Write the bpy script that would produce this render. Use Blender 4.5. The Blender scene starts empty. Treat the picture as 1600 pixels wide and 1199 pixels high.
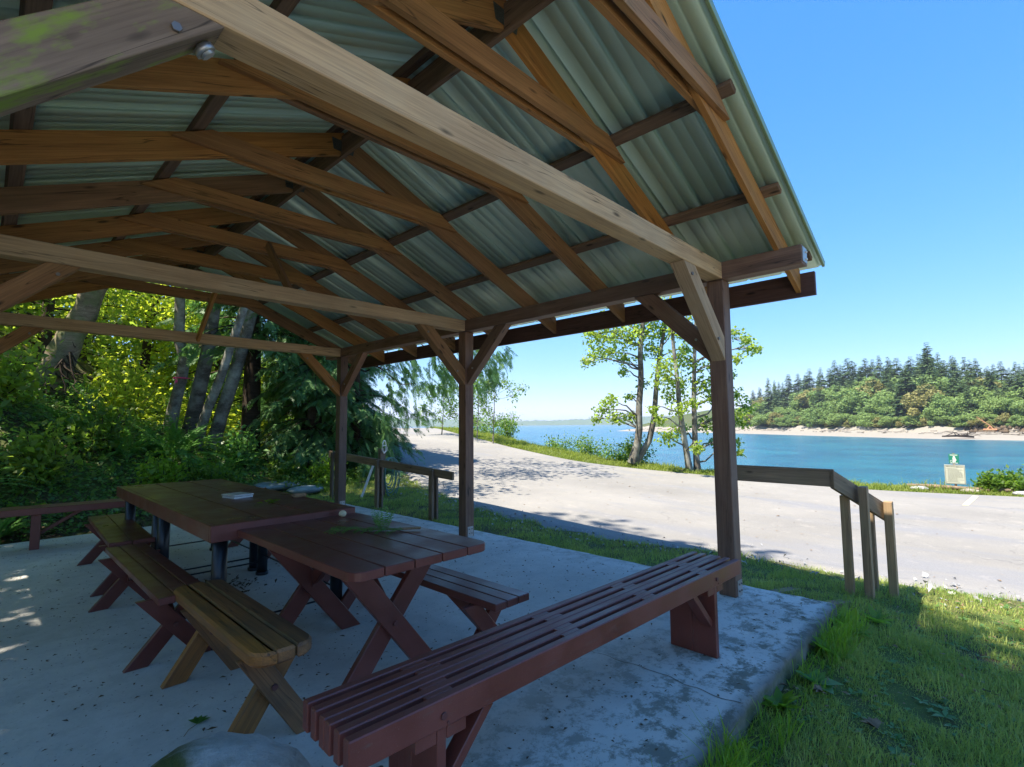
import bpy, bmesh, math, random
import numpy as np
from mathutils import Vector, Matrix
rad = math.radians
sc = bpy.context.scene
C = bpy.data.collections.new("place"); sc.collection.children.link(C)
rng = np.random.default_rng(7)
random.seed(7)

# ------------------------------------------------------------------ camera
CAMH = 1.45
yaw, pit, rol = rad(46.16), rad(4.66), rad(-.524)
f_ = Vector((math.sin(yaw)*math.cos(pit), math.cos(yaw)*math.cos(pit), math.sin(pit)))
r_ = Vector((math.cos(yaw), -math.sin(yaw), 0)); u_ = r_.cross(f_)
rr = r_*math.cos(rol)+u_*math.sin(rol); uu = -r_*math.sin(rol)+u_*math.cos(rol)
cd = bpy.data.cameras.new("camera"); cam = bpy.data.objects.new("camera", cd); C.objects.link(cam)
M = Matrix.Identity(4)
for i in range(3):
    M[i][0] = rr[i]; M[i][1] = uu[i]; M[i][2] = -f_[i]
M[0][3], M[1][3], M[2][3] = 0, 0, CAMH
cam.matrix_world = M
cd.sensor_width = 36; cd.lens = 791/1600*36; cd.clip_start = .05; cd.clip_end = 9000
sc.camera = cam

# ------------------------------------------------------------------ world, sun, exposure
SUNV = Vector((-.50, .12, 1.0)).normalized()          # towards the sun
el = math.asin(SUNV.z); az = math.atan2(SUNV.x, SUNV.y)
w = bpy.data.worlds.new("World"); sc.world = w; w.use_nodes = True
nt = w.node_tree; nt.nodes.clear()
sky = nt.nodes.new("ShaderNodeTexSky"); sky.sky_type = 'NISHITA'; sky.sun_disc = False
sky.sun_elevation = el; sky.sun_rotation = az % (2*math.pi)
sky.altitude = 0; sky.air_density = 1.0; sky.dust_density = .1; sky.ozone_density = 2.5
bg = nt.nodes.new("ShaderNodeBackground"); bg.inputs[1].default_value = .15
wo = nt.nodes.new("ShaderNodeOutputWorld")
# one colour grade for the whole dome: a tone curve per channel (out = k * in ** g)
sp = nt.nodes.new('ShaderNodeSeparateColor'); cb = nt.nodes.new('ShaderNodeCombineColor'); nt.links.new(sky.outputs[0], sp.inputs[0])
for ch, (k_, g_) in enumerate(((.031, 1.12), (.080, .67), (.232, .27))):
    pw = nt.nodes.new('ShaderNodeMath'); pw.operation = 'POWER'; pw.inputs[1].default_value = g_
    ml = nt.nodes.new('ShaderNodeMath'); ml.operation = 'MULTIPLY'; ml.inputs[1].default_value = k_/.15
    nt.links.new(sp.outputs[ch], pw.inputs[0]); nt.links.new(pw.outputs[0], ml.inputs[0]); nt.links.new(ml.outputs[0], cb.inputs[ch])
nt.links.new(cb.outputs[0], bg.inputs[0]); nt.links.new(bg.outputs[0], wo.inputs[0])
sl = bpy.data.lights.new("sun", 'SUN'); sl.energy = 3.4; sl.angle = rad(.53); sl.color = (1, .92, .80)
so = bpy.data.objects.new("sun", sl); C.objects.link(so)
so.rotation_euler = SUNV.to_track_quat('Z', 'Y').to_euler(); so.location = (0, 0, 30)
sc.view_settings.view_transform = 'Standard'; sc.view_settings.look = 'None'
sc.view_settings.exposure = 1.97; sc.view_settings.gamma = 1
sc.cycles.max_bounces = 8; sc.cycles.diffuse_bounces = 5; sc.cycles.transparent_max_bounces = 8
sc.cycles.use_denoising = True

# ------------------------------------------------------------------ material helpers
class NB:
    def __init__(s, name):
        s.m = bpy.data.materials.new(name); s.m.use_nodes = True
        s.t = s.m.node_tree; s.t.nodes.clear()
        s.out = s.n("ShaderNodeOutputMaterial")
    def n(s, typ, **kw):
        x = s.t.nodes.new(typ)
        for k, v in kw.items():
            if k.startswith("i_"):
                kk = k[2:]; kk = int(kk) if kk.isdigit() else kk
                s.set(x.inputs[kk], v)
            else: setattr(x, k, v)
        return x
    def set(s, inp, v):
        if isinstance(v, bpy.types.NodeSocket): s.t.links.new(v, inp)
        elif isinstance(v, bpy.types.Node): s.t.links.new(v.outputs[0], inp)
        elif isinstance(v, (tuple, list)) and len(v) == 3 and inp.type == 'RGBA': inp.default_value = (*v, 1)
        else: inp.default_value = v
    def coord(s, scale=(1, 1, 1), rand=True, world=False):
        if world: src = s.n("ShaderNodeNewGeometry").outputs["Position"]
        else: src = s.n("ShaderNodeTexCoord").outputs["Object"]
        mp = s.n("ShaderNodeMapping"); s.t.links.new(src, mp.inputs[0]); mp.inputs["Scale"].default_value = scale
        if rand and not world:
            oi = s.n("ShaderNodeObjectInfo"); ml = s.n("ShaderNodeMath", operation='MULTIPLY', i_1=71.3)
            s.t.links.new(oi.outputs["Random"], ml.inputs[0])
            cx = s.n("ShaderNodeCombineXYZ"); s.t.links.new(ml.outputs[0], cx.inputs[0]); s.t.links.new(ml.outputs[0], cx.inputs[1]); s.t.links.new(ml.outputs[0], cx.inputs[2])
            s.t.links.new(cx.outputs[0], mp.inputs[1])
        return mp.outputs[0]
    def noise(s, vec, scale=5, detail=4, rough=.55, dist=0):
        x = s.n("ShaderNodeTexNoise", i_Scale=scale, i_Detail=detail, i_Roughness=rough, i_Distortion=dist)
        s.t.links.new(vec, x.inputs["Vector"]); return x.outputs[0]
    def ramp(s, fac, stops):
        x = s.n("ShaderNodeValToRGB"); s.t.links.new(fac, x.inputs[0]); e = x.color_ramp.elements
        while len(e) < len(stops): e.new(.5)
        for q, (p, c) in zip(e, stops):
            q.position = p; q.color = (*c, 1) if isinstance(c, (tuple, list)) else (c, c, c, 1)
        return x.outputs[0]
    def mix(s, fac, a, b, mode='MIX'):
        x = s.n("ShaderNodeMix", data_type='RGBA', blend_type=mode)
        s.set(x.inputs[0], fac); s.set(x.inputs[6], a); s.set(x.inputs[7], b)
        return x.outputs[2]
    def bump(s, h, strength=.3, dist=.01):
        x = s.n("ShaderNodeBump", i_Strength=strength, i_Distance=dist, i_Height=h); return x.outputs[0]
    def pbr(s, col, rough=.6, normal=None, metal=0, spec=.5, **kw):
        p = s.n("ShaderNodeBsdfPrincipled"); s.set(p.inputs["Base Color"], col); s.set(p.inputs["Roughness"], rough)
        p.inputs["Metallic"].default_value = metal; p.inputs["Specular IOR Level"].default_value = spec
        if normal is not None: s.t.links.new(normal, p.inputs["Normal"])
        for k, v in kw.items(): s.set(p.inputs[k], v)
        s.t.links.new(p.outputs[0], s.out.inputs[0]); return p

def objrand(b, lo, hi):
    oi = b.n("ShaderNodeObjectInfo"); mr = b.n("ShaderNodeMapRange", i_3=lo, i_4=hi); b.t.links.new(oi.outputs["Random"], mr.inputs[0]); return mr.outputs[0]

def wood(name, light, dark, rough=.75, weather=None, wamt=.4, knots=True, spec=.3, moss=None):
    b = NB(name)
    v = b.coord((1.1, 13, 13)); g = b.noise(v, 1.0, 5, .6, .6)
    v2 = b.coord((3, 110, 110)); g2 = b.noise(v2, 1.0, 3, .6)
    col = b.mix(b.ramp(g, [(.32, 0), (.68, 1)]), dark, light)
    col = b.mix(b.ramp(g2, [(.35, .55), (.6, 1)]), tuple(c*.55 for c in dark), col)
    v4 = b.coord((.45, 10, 10)); g4 = b.noise(v4, 1.0, 3, .5, .2)
    col = b.mix(b.ramp(g4, [(.492, 0), (.5, .85), (.508, 0)]), col, tuple(c*.2 for c in dark))
    if knots:
        vk = b.coord((2.2, 8, 8)); vo = b.n("ShaderNodeTexVoronoi", i_Scale=1.0); b.t.links.new(vk, vo.inputs[0])
        col = b.mix(b.ramp(vo.outputs[0], [(.05, 1), (.13, 0)]), col, tuple(c*.22 for c in dark))
    if weather:
        vw = b.coord((1, 1, 1), world=True); gw = b.noise(vw, 2.3, 5, .65)
        col = b.mix(b.ramp(gw, [(.45, 0), (.7, wamt)]), col, weather)
    hv = b.n("ShaderNodeHueSaturation"); b.set(hv.inputs["Color"], col); b.set(hv.inputs["Value"], objrand(b, .75, 1.25)); b.set(hv.inputs["Saturation"], objrand(b, .9, 1.1))
    col = hv.outputs[0]
    if moss:
        vw = b.coord((.9, 2.5, 2.5), world=False, rand=False); gw = b.noise(vw, 2.6, 5, .7)
        col = b.mix(b.ramp(gw, [(.50, 0), (.62, 1)]), col, moss)
    b.pbr(col, rough, b.bump(g2, .35, .004), spec=spec); return b.m

def paint(name, colr, chip, rough=.42):
    b = NB(name)
    v = b.coord((2, 40, 40)); g = b.noise(v, 1, 4, .6)
    vw = b.coord((1, 1, 1), world=True); s1 = b.noise(vw, 260, 2, .6); s2 = b.noise(vw, 4, 4, .6)
    col = b.mix(b.ramp(s2, [(.35, 0), (.7, 1)]), colr, tuple(c*1.35+.004 for c in colr))
    col = b.mix(b.ramp(s1, [(.66, 0), (.74, .6)]), col, chip)
    s3 = b.noise(b.coord((3, 45, 45)), 1, 6, .75); s4 = b.noise(vw, 9, 6, .7)
    mw = b.n('ShaderNodeMath', operation='MULTIPLY'); b.set(mw.inputs[0], b.ramp(s3, [(.56, 0), (.66, 1)])); b.set(mw.inputs[1], b.ramp(s4, [(.50, 0), (.66, .75)]))
    col = b.mix(mw.outputs[0], col, tuple(c*.45 for c in chip))
    rg = b.ramp(s2, [(.3, rough-.08), (.7, rough+.15)])
    b.pbr(col, rg, b.bump(g, .25, .004), spec=.5); return b.m

def leafmat(name, c1, c2, trans, tfac=.45, rough=.5, sc_=1.2, spec=.4):
    b = NB(name)
    v = b.coord((1, 1, 1), world=True)
    g = b.noise(v, sc_, 3, .6); g2 = b.noise(v, 22, 2, .6)
    col = b.mix(b.ramp(g, [(.3, 0), (.7, 1)]), c1, c2)
    col = b.mix(b.ramp(g2, [(.35, .0), (.7, .7)]), col, tuple(x*.55 for x in c1))
    p = b.pbr(col, rough, spec=spec)
    t = b.n("ShaderNodeBsdfTranslucent"); b.set(t.inputs[0], b.mix(b.ramp(g, [(.3, 0), (.7, 1)]), trans, tuple(min(1, x*1.3) for x in trans)))
    mx = b.n("ShaderNodeMixShader", i_0=tfac); b.t.links.new(p.outputs[0], mx.inputs[1]); b.t.links.new(t.outputs[0], mx.inputs[2])
    b.t.links.new(mx.outputs[0], b.out.inputs[0]); return b.m

def plain(name, col, rough=.6, metal=0, var=.15, scale=20, bump=.1, spec=.4):
    b = NB(name); v = b.coord((1, 1, 1)); g = b.noise(v, scale, 4, .6)
    c = b.mix(b.ramp(g, [(.3, 0), (.7, 1)]), tuple(x*(1-var) for x in col), tuple(x*(1+var) for x in col))
    b.pbr(c, rough, b.bump(g, bump, .004), metal=metal, spec=spec); return b.m

MT = {}
MT['rafter'] = wood("rafter_wood", (.42, .21, .08), (.25, .12, .045), .7, weather=(.22, .17, .06), wamt=.25)
MT['beamw'] = wood("beam_wood", (.54, .37, .205), (.36, .24, .135), .8, weather=(.42, .33, .21), wamt=.4)
MT['mossy'] = wood("mossy_wood", (.36, .24, .145), (.23, .15, .09), .85, moss=(.20, .26, .04))
MT['post'] = wood("post_wood", (.22, .125, .08), (.115, .063, .042), .62, weather=(.20, .15, .11), wamt=.35, spec=.4)
MT['fascia'] = wood("fascia_wood", (.115, .06, .045), (.07, .037, .03), .6)
MT['grey'] = wood("grey_wood", (.25, .18, .12), (.15, .105, .075), .8, weather=(.12, .12, .07), wamt=.4)
MT['railw'] = wood("rail_wood", (.38, .26, .15), (.23, .155, .095), .75, weather=(.24, .20, .11), wamt=.5)
MT['purlin'] = wood("purlin_wood", (.22, .14, .09), (.12, .08, .055), .8)
MT['rustic'] = wood("rustic_wood", (.36, .155, .042), (.16, .068, .024), .5, weather=(.07, .055, .035), wamt=.6, spec=.5)
MT['red'] = paint("red_paint", (.130, .035, .024), (.28, .19, .15), .40)
MT['red2'] = paint("dark_red_paint", (.105, .028, .020), (.16, .08, .06), .34)
MT['pipe'] = plain("black_pipe_paint", (.012, .016, .022), .35)
MT['galv'] = plain("galvanised_steel", (.42, .42, .40), .45, .8)
MT['bolt'] = plain("bolt_steel", (.22, .20, .18), .5, .7)
MT['redbolt'] = plain("painted_bolt", (.11, .04, .035), .45)
MT['plate'] = plain("truss_plate", (.10, .11, .095), .55, .5, .4, 120)

b = NB("roof_metal"); v = b.coord((1, 1, 1), world=True); g = b.noise(v, 3, 4, .6)
b.pbr(b.mix(g, (.56, .75, .58), (.66, .82, .68)), b.ramp(g, [(.3, .34), (.7, .46)]), metal=.35, spec=.5); MT['roof'] = b.m  # green of the lawn's reflection is mixed into the metal colour
b = NB("roof_trim"); v = b.coord((1, 1, 1), world=True); g = b.noise(v, 8, 4, .6)
b.pbr(b.mix(g, (.20, .29, .15), (.26, .36, .20)), .4, metal=.3); MT['trim'] = b.m

b = NB("slab_concrete"); v = b.coord((1, 1, 1), world=True)
n1 = b.noise(v, 1.1, 6, .65); n2 = b.noise(v, 5.5, 12, .78, .15); n3 = b.noise(v, 45, 4, .6); n4 = b.noise(v, .55, 3, .5)
col = b.mix(b.ramp(n1, [(.35, 0), (.65, 1)]), (.44, .425, .38), (.60, .575, .51))
st = b.n("ShaderNodeMath", operation='MULTIPLY'); b.set(st.inputs[0], b.ramp(n2, [(.485, 0), (.56, 1)])); 
# more weathering towards the open corner of the slab
sx = b.n("ShaderNodeSeparateXYZ"); b.t.links.new(b.n("ShaderNodeNewGeometry").outputs["Position"], sx.inputs[0])
mx1 = b.n("ShaderNodeMapRange", i_1=2.3, i_2=1.2, i_3=0, i_4=1); b.t.links.new(sx.outputs[1], mx1.inputs[0])
mx2 = b.n("ShaderNodeMapRange", i_1=4.2, i_2=4.75, i_3=0, i_4=.5); b.t.links.new(sx.outputs[0], mx2.inputs[0])
ad = b.n("ShaderNodeMath", operation='MAXIMUM'); b.t.links.new(mx1.outputs[0], ad.inputs[0]); b.t.links.new(mx2.outputs[0], ad.inputs[1])
ad2 = b.n("ShaderNodeMath", operation='MAXIMUM', i_1=.12); b.t.links.new(ad.outputs[0], ad2.inputs[0])
b.set(st.inputs[1], ad2.outputs[0])
col = b.mix(st.outputs[0], col, (.17, .165, .125))
col = b.mix(b.ramp(n4, [(.5, 0), (.75, .55)]), col, (.22, .225, .195))
col = b.mix(b.ramp(n3, [(.62, 0), (.72, .7)]), col, (.09, .085, .07))
ed = b.n("ShaderNodeMapRange", i_1=1.12, i_2=1.03, i_3=0, i_4=.9); b.t.links.new(sx.outputs[1], ed.inputs[0])
col = b.mix(ed.outputs[0], col, (.07, .07, .055))
sid = b.n('ShaderNodeMapRange', i_1=-.012, i_2=-.035, i_3=0, i_4=1); b.t.links.new(sx.outputs[2], sid.inputs[0])
col = b.mix(sid.outputs[0], col, b.mix(b.ramp(n2, [(.4, 0), (.6, 1)]), (.075, .085, .035), (.16, .15, .11)))
b.pbr(col, .82, b.bump(n3, .35, .004), spec=.35); MT['slab'] = b.m

b = NB("asphalt"); v = b.coord((1, 1, 1), world=True)
n1 = b.noise(v, .25, 5, .6); n2 = b.noise(v, 60, 3, .7); n3 = b.noise(b.coord((.5, .12, 1), world=True), 1.4, 5, .65)
col = b.mix(b.ramp(n1, [(.35, 0), (.65, 1)]), (.205, .193, .171), (.275, .258, .227))
col = b.mix(b.ramp(n3, [(.54, 0), (.66, .8)]), col, (.20, .20, .205))
col = b.mix(b.ramp(n2, [(.35, .35), (.6, 0)]), col, (.12, .12, .12))
vc = b.n("ShaderNodeTexVoronoi", feature='DISTANCE_TO_EDGE', i_Scale=.42); wv = b.n("ShaderNodeVectorMath", operation='ADD'); b.t.links.new(v, wv.inputs[0])
nn = b.n("ShaderNodeTexNoise", i_Scale=1.6, i_Detail=5); b.t.links.new(v, nn.inputs[0]); b.t.links.new(nn.outputs[1], wv.inputs[1]); b.t.links.new(wv.outputs[0], vc.inputs[0])
n5 = b.noise(v, .6, 4, .6)
mc = b.n("ShaderNodeMath", operation='MULTIPLY'); b.set(mc.inputs[0], b.ramp(vc.outputs[0], [(.002, .3), (.007, 0)])); b.set(mc.inputs[1], b.ramp(n5, [(.45, 0), (.6, 1)]))
col = b.mix(mc.outputs[0], col, (.06, .06, .06))
n6 = b.noise(v, 3.2, 6, .75); col = b.mix(b.ramp(n6, [(.55, 0), (.75, .35)]), col, (.42, .38, .32))
b.pbr(col, .9, b.bump(n2, .4, .006), spec=.25); MT['road'] = b.m

def soilmat(name, a, bb, g=None, gamt=0, sc1=.8):
    b = NB(name); v = b.coord((1, 1, 1), world=True)
    n1 = b.noise(v, sc1, 6, .7); n2 = b.noise(v, 18, 5, .7)
    col = b.mix(b.ramp(n2, [(.35, 0), (.65, 1)]), a, bb)
    if g: col = b.mix(b.ramp(n1, [(.40, 0), (.58, gamt)]), col, g)
    b.pbr(col, .95, b.bump(n2, .8, .03), spec=.15); return b.m
MT['soil'] = soilmat("soil", (.045, .036, .022), (.12, .10, .055), (.09, .13, .03), .85, .9)
MT['sand'] = soilmat("beach_gravel", (.19, .17, .14), (.30, .27, .225), (.25, .23, .19), .6, .15)
MT['lot'] = soilmat("bounce_gravel", (.36, .34, .29), (.54, .51, .45), (.40, .37, .30), .4, .2)  # pale so the added ground behind the camera throws light back
MT['hill'] = soilmat("hill_soil", (.05, .06, .025), (.10, .11, .04), (.05, .08, .02), .8, .05)

b = NB("sea"); v = b.coord((1, 1, 1), world=True)
g1 = b.noise(b.coord((.35, .9, 1), world=True), 1.0, 5, .6); g2 = b.noise(v, .12, 4, .6)
g3 = b.noise(b.coord((2.0, 2.6, 1), world=True), 1.0, 4, .65)
sm = b.n("ShaderNodeMath", operation='MULTIPLY_ADD', i_1=.45); b.t.links.new(g3, sm.inputs[0]); b.t.links.new(g1, sm.inputs[2])
col = b.mix(b.ramp(g2, [(.4, 0), (.62, 1)]), (.008, .075, .125), (.013, .12, .165))
b.pbr(col, .18, b.bump(sm.outputs[0], .9, .5), spec=.5, IOR=1.33); MT['water'] = b.m

MT['grass'] = leafmat("grass_blades", (.21, .33, .055), (.50, .50, .14), (.42, .52, .08), .35, .6, 1.3)
MT['grassdry'] = leafmat("dry_grass", (.22, .19, .06), (.30, .26, .10), (.35, .30, .08), .3, .6, 3)
MT['verge'] = leafmat("verge_grass", (.16, .22, .03), (.26, .30, .05), (.34, .42, .05), .4, .6, .8)
MT['ivy'] = leafmat("ground_leaves", (.08, .20, .04), (.17, .32, .06), (.16, .38, .05), .35, .38, .9, .5)
MT['fern'] = leafmat("fern_fronds", (.10, .26, .055), (.16, .32, .06), (.18, .42, .05), .35, .45, 1.5)
MT['cedar'] = leafmat("cedar_sprays", (.075, .175, .055), (.14, .27, .075), (.12, .28, .06), .3, .5, .8)
MT['maple'] = leafmat("maple_leaves", (.13, .20, .03), (.24, .28, .045), (.42, .58, .06), .5, .42, .8, .45)
MT['sunleaf'] = leafmat("sunlit_forest_leaves", (.16, .26, .03), (.24, .33, .03), (.58, .68, .05), .55, .45, .7)  # yellow of sunlit leaves is put into the colour; shadier trees take maple
MT['shrub'] = leafmat("shrub_leaves", (.065, .14, .02), (.13, .21, .03), (.24, .40, .04), .45, .45, 1.5)
MT['lime'] = leafmat("lime_weed_leaves", (.14, .26, .02), (.20, .33, .03), (.32, .52, .03), .45, .4, 3)
MT['decid'] = leafmat("far_broadleaf", (.16, .26, .075), (.27, .37, .11), (.26, .36, .08), .3, .6, .06, .2)
MT['olive'] = leafmat("far_olive_leaf", (.25, .24, .085), (.33, .30, .10), (.24, .24, .05), .3, .6, .06, .2)
MT['conif'] = leafmat("far_conifer", (.075, .135, .050), (.14, .20, .07), (.07, .14, .05), .2, .6, .08, .2)
MT['bark'] = wood("grey_bark", (.20, .18, .15), (.09, .08, .065), .9, weather=(.42, .43, .38), wamt=.7, knots=False, spec=.15)
MT['darkbark'] = wood("cedar_bark", (.10, .075, .055), (.045, .034, .026), .95, knots=False, spec=.1)
MT['mossbark'] = wood("rotting_bark", (.40, .32, .23), (.16, .12, .085), .95, weather=(.13, .17, .06), wamt=.9, knots=False, spec=.1)
b = NB("boulder_rock"); v = b.coord((1, 1, 1), world=True)
n1 = b.noise(v, 7, 8, .7); n2 = b.noise(v, 3.0, 5, .6, .5); n3 = b.noise(v, 60, 3, .6)
col = b.mix(b.ramp(n1, [(.3, 0), (.7, 1)]), (.30, .31, .28), (.62, .61, .56))
sx = b.n("ShaderNodeSeparateXYZ"); b.t.links.new(b.n("ShaderNodeNewGeometry").outputs["Position"], sx.inputs[0])
mr = b.n("ShaderNodeMapRange", i_1=.50, i_2=.66, i_3=1, i_4=.05); b.t.links.new(sx.outputs[0], mr.inputs[0])
mm = b.n("ShaderNodeMath", operation='MULTIPLY'); b.set(mm.inputs[0], b.ramp(n2, [(.36, 0), (.5, 1)])); b.t.links.new(mr.outputs[0], mm.inputs[1])
col = b.mix(mm.outputs[0], col, (.075, .10, .018))
b.pbr(col, .9, b.bump(n1, 1.0, .06)); MT['rock'] = b.m
MT['stone'] = plain("flat_stone", (.17, .21, .21), .8, 0, .35, 6, .5)
MT['white'] = plain("white_paint", (.70, .68, .60), .6)
MT['yellowline'] = plain("parking_line_paint", (.72, .62, .36), .7, 0, .3, 6)
MT['green_sign'] = plain("green_sign_face", (.012, .16, .10), .45, 0, .05)
MT['cream_sign'] = plain("cream_sign_face", (.46, .46, .36), .5, 0, .06)
MT['signink'] = plain("sign_ink", (.03, .03, .025), .6)
MT['hose'] = plain("hose_rubber", (.10, .20, .17), .5)
MT['ribbon'] = plain("pink_ribbon", (.75, .05, .16), .5)
MT['litter'] = plain("dry_litter", (.10, .07, .04), .9, 0, .6, 30)
MT['palebit'] = plain("pale_chips", (.55, .48, .30), .9, 0, .3, 30)
MT['deadleaf'] = plain("dead_leaf", (.23, .15, .08), .8, 0, .4, 25)
MT['orangeleaf'] = plain("orange_leaf", (.42, .16, .05), .8, 0, .4, 25)
MT['tin'] = plain("tin_lid", (.60, .65, .66), .35, .3, .1)
MT['yflower'] = plain("yellow_petals", (.75, .60, .03), .7)
MT['drift'] = plain("driftwood", (.26, .23, .19), .9, 0, .3, 4)
MT['rust'] = plain("rusty_timber", (.42, .20, .10), .9, 0, .3, 2)
MT['paving'] = plain("gravel_stones", (.30, .30, .29), .9, 0, .4, 10)

# ------------------------------------------------------------------ object helpers
WM = {}
def tag(o, label=None, cat=None, group=None, kind=None):
    if label: o['label'] = label
    if cat: o['category'] = cat
    if group: o['group'] = group
    if kind: o['kind'] = kind
    return o
def link(name, me, mat=None, par=None, W=None):
    o = bpy.data.objects.new(name, me); C.objects.link(o)
    if W is None: W = Matrix.Identity(4)
    if mat is not None and me is not None and len(me.materials) == 0: me.materials.append(MT[mat] if isinstance(mat, str) else mat)
    WM[o.name] = W
    if par is not None:
        o.parent = par; o.matrix_basis = WM[par.name].inverted() @ W
    else: o.matrix_basis = W
    return o
def thing(name, loc, label, cat, group=None, rz=0):
    return tag(link(name, None, W=Matrix.Translation(loc) @ Matrix.Rotation(rz, 4, 'Z')), label, cat, group)
def mesh_np(name, V, F, smooth=False):
    V = np.asarray(V, dtype=np.float32); me = bpy.data.meshes.new(name)
    if isinstance(F, np.ndarray): F = [F]
    nl = sum(f.size for f in F); npol = sum(len(f) for f in F)
    me.vertices.add(len(V)); me.vertices.foreach_set("co", V.ravel())
    me.loops.add(nl); me.polygons.add(npol)
    me.loops.foreach_set("vertex_index", np.concatenate([f.ravel() for f in F]).astype(np.int32))
    tot = np.concatenate([np.full(len(f), f.shape[1]) for f in F]).astype(np.int32)
    st = np.concatenate([[0], np.cumsum(tot)[:-1]]).astype(np.int32)
    me.polygons.foreach_set("loop_start", st); me.polygons.foreach_set("loop_total", tot)
    if smooth: me.polygons.foreach_set("use_smooth", np.ones(npol, dtype=bool))
    me.update(calc_edges=True); return me
_bm_cache = {}
def boxmesh(L, w_, h, bev, mat):
    key = (round(L, 4), round(w_, 4), round(h, 4), bev, mat)
    if key in _bm_cache: return _bm_cache[key]
    bm = bmesh.new(); bmesh.ops.create_cube(bm, size=1)
    for v in bm.verts: v.co = Vector((v.co.x*L, v.co.y*w_, v.co.z*h))
    if bev: bmesh.ops.bevel(bm, geom=list(bm.edges), offset=bev, segments=1, affect='EDGES')
    me = bpy.data.meshes.new("board"); bm.to_mesh(me); bm.free(); me.materials.append(MT[mat]); _bm_cache[key] = me; return me
def frame(o, x, zhint):
    x = Vector(x).normalized(); z = Vector(zhint); z = (z - x*z.dot(x)).normalized(); y = z.cross(x)
    return Matrix(((x.x, y.x, z.x, o[0]), (x.y, y.y, z.y, o[1]), (x.z, y.z, z.z, o[2]), (0, 0, 0, 1)))
def bar(name, a, b_, w_, h, mat, par=None, up=(0, 0, 1), bev=.003):
    """board from a to b (centre line), w_ across, h along up; coordinates in the parent's frame"""
    P = WM[par.name] if par is not None else Matrix.Identity(4)
    a = Vector(a); b_ = Vector(b_)
    W = P @ frame((a+b_)/2, b_-a, up)
    return link(name, boxmesh((b_-a).length, w_, h, bev, mat), None, par, W)
def box(name, lo, hi, mat, par=None, bev=.003, axis=None):
    lo = Vector(lo); hi = Vector(hi); d = hi-lo; c = (lo+hi)/2
    ax = axis if axis is not None else max(range(3), key=lambda i: d[i])
    e = [Vector((1, 0, 0)), Vector((0, 1, 0)), Vector((0, 0, 1))]
    up = e[2] if ax != 2 else e[1]; 
    a = c - e[ax]*d[ax]/2; b_ = c + e[ax]*d[ax]/2
    if ax == 0: w_, h = d[1], d[2]
    elif ax == 1: w_, h = d[0], d[2]
    else: w_, h = d[0], d[1]
    return bar(name, a, b_, w_, h, mat, par, up, bev)
def prism(name, pts, n, th, mat, par=None, xdir=None, bev=.003):
    P = WM[par.name] if par is not None else Matrix.Identity(4)
    pts = [Vector(p) for p in pts]; n = Vector(n).normalized(); xd = Vector(xdir) if xdir else (pts[1]-pts[0])
    W = frame(pts[0], xd, n); Wi = W.inverted()
    bm = bmesh.new(); lo = [bm.verts.new(Wi @ p) for p in pts]; hi = [bm.verts.new(Wi @ (p+n*th)) for p in pts]
    k = len(pts); bm.faces.new(lo[::-1]); bm.faces.new(hi)
    for i in range(k): bm.faces.new((lo[i], lo[(i+1) % k], hi[(i+1) % k], hi[i]))
    bmesh.ops.recalc_face_normals(bm, faces=bm.faces)
    if bev: bmesh.ops.bevel(bm, geom=list(bm.edges), offset=bev, segments=1, affect='EDGES')
    me = bpy.data.meshes.new(name); bm.to_mesh(me); bm.free()
    return link(name, me, mat, par, P @ W)
def cyl(name, a, b_, r, mat, par=None, seg=16, r2=None, bev=0):
    P = WM[par.name] if par is not None else Matrix.Identity(4)
    a = Vector(a); b_ = Vector(b_); up = (0, 0, 1) if abs((b_-a).normalized().z) < .9 else (1, 0, 0)
    W = frame((a+b_)/2, b_-a, up); L = (b_-a).length; r2 = r if r2 is None else r2
    bm = bmesh.new(); bmesh.ops.create_cone(bm, cap_ends=True, segments=seg, radius1=r, radius2=r2, depth=L)
    bmesh.ops.rotate(bm, verts=bm.verts, matrix=Matrix.Rotation(math.pi/2, 3, 'Y'))
    for f in bm.faces: f.smooth = len(f.verts) == 4
    me = bpy.data.meshes.new(name); bm.to_mesh(me); bm.free(); return link(name, me, mat, par, P @ W)
def tubeVF(pts, rad_, seg=8):
    pts = np.asarray(pts, float); n = len(pts); rad_ = np.broadcast_to(np.asarray(rad_, float), (n,))
    t = np.gradient(pts, axis=0); t /= np.linalg.norm(t, axis=1)[:, None]+1e-9
    ref = np.array([0, 0, 1.]) if abs(t[:, 2]).mean() < .8 else np.array([1., 0, 0])
    s = np.cross(t, ref); s /= np.linalg.norm(s, axis=1)[:, None]+1e-9; u = np.cross(s, t)
    a = np.linspace(0, 2*np.pi, seg, endpoint=False)
    V = pts[:, None, :] + rad_[:, None, None]*(np.cos(a)[None, :, None]*s[:, None, :]+np.sin(a)[None, :, None]*u[:, None, :])
    V = V.reshape(-1, 3); i = np.arange(n-1)[:, None]*seg; j = np.arange(seg)[None, :]; j2 = (j+1) % seg
    F = np.stack([i+j, i+j2, i+seg+j2, i+seg+j], -1).reshape(-1, 4)
    return V, F
def merge(parts):
    Vs = []; Fs = []; o = 0
    for V, F in parts: Vs.append(V); Fs.append(F+o); o += len(V)
    return np.concatenate(Vs), np.concatenate(Fs)
def unit(a): return a/(np.linalg.norm(a, axis=-1, keepdims=True)+1e-9)
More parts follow.
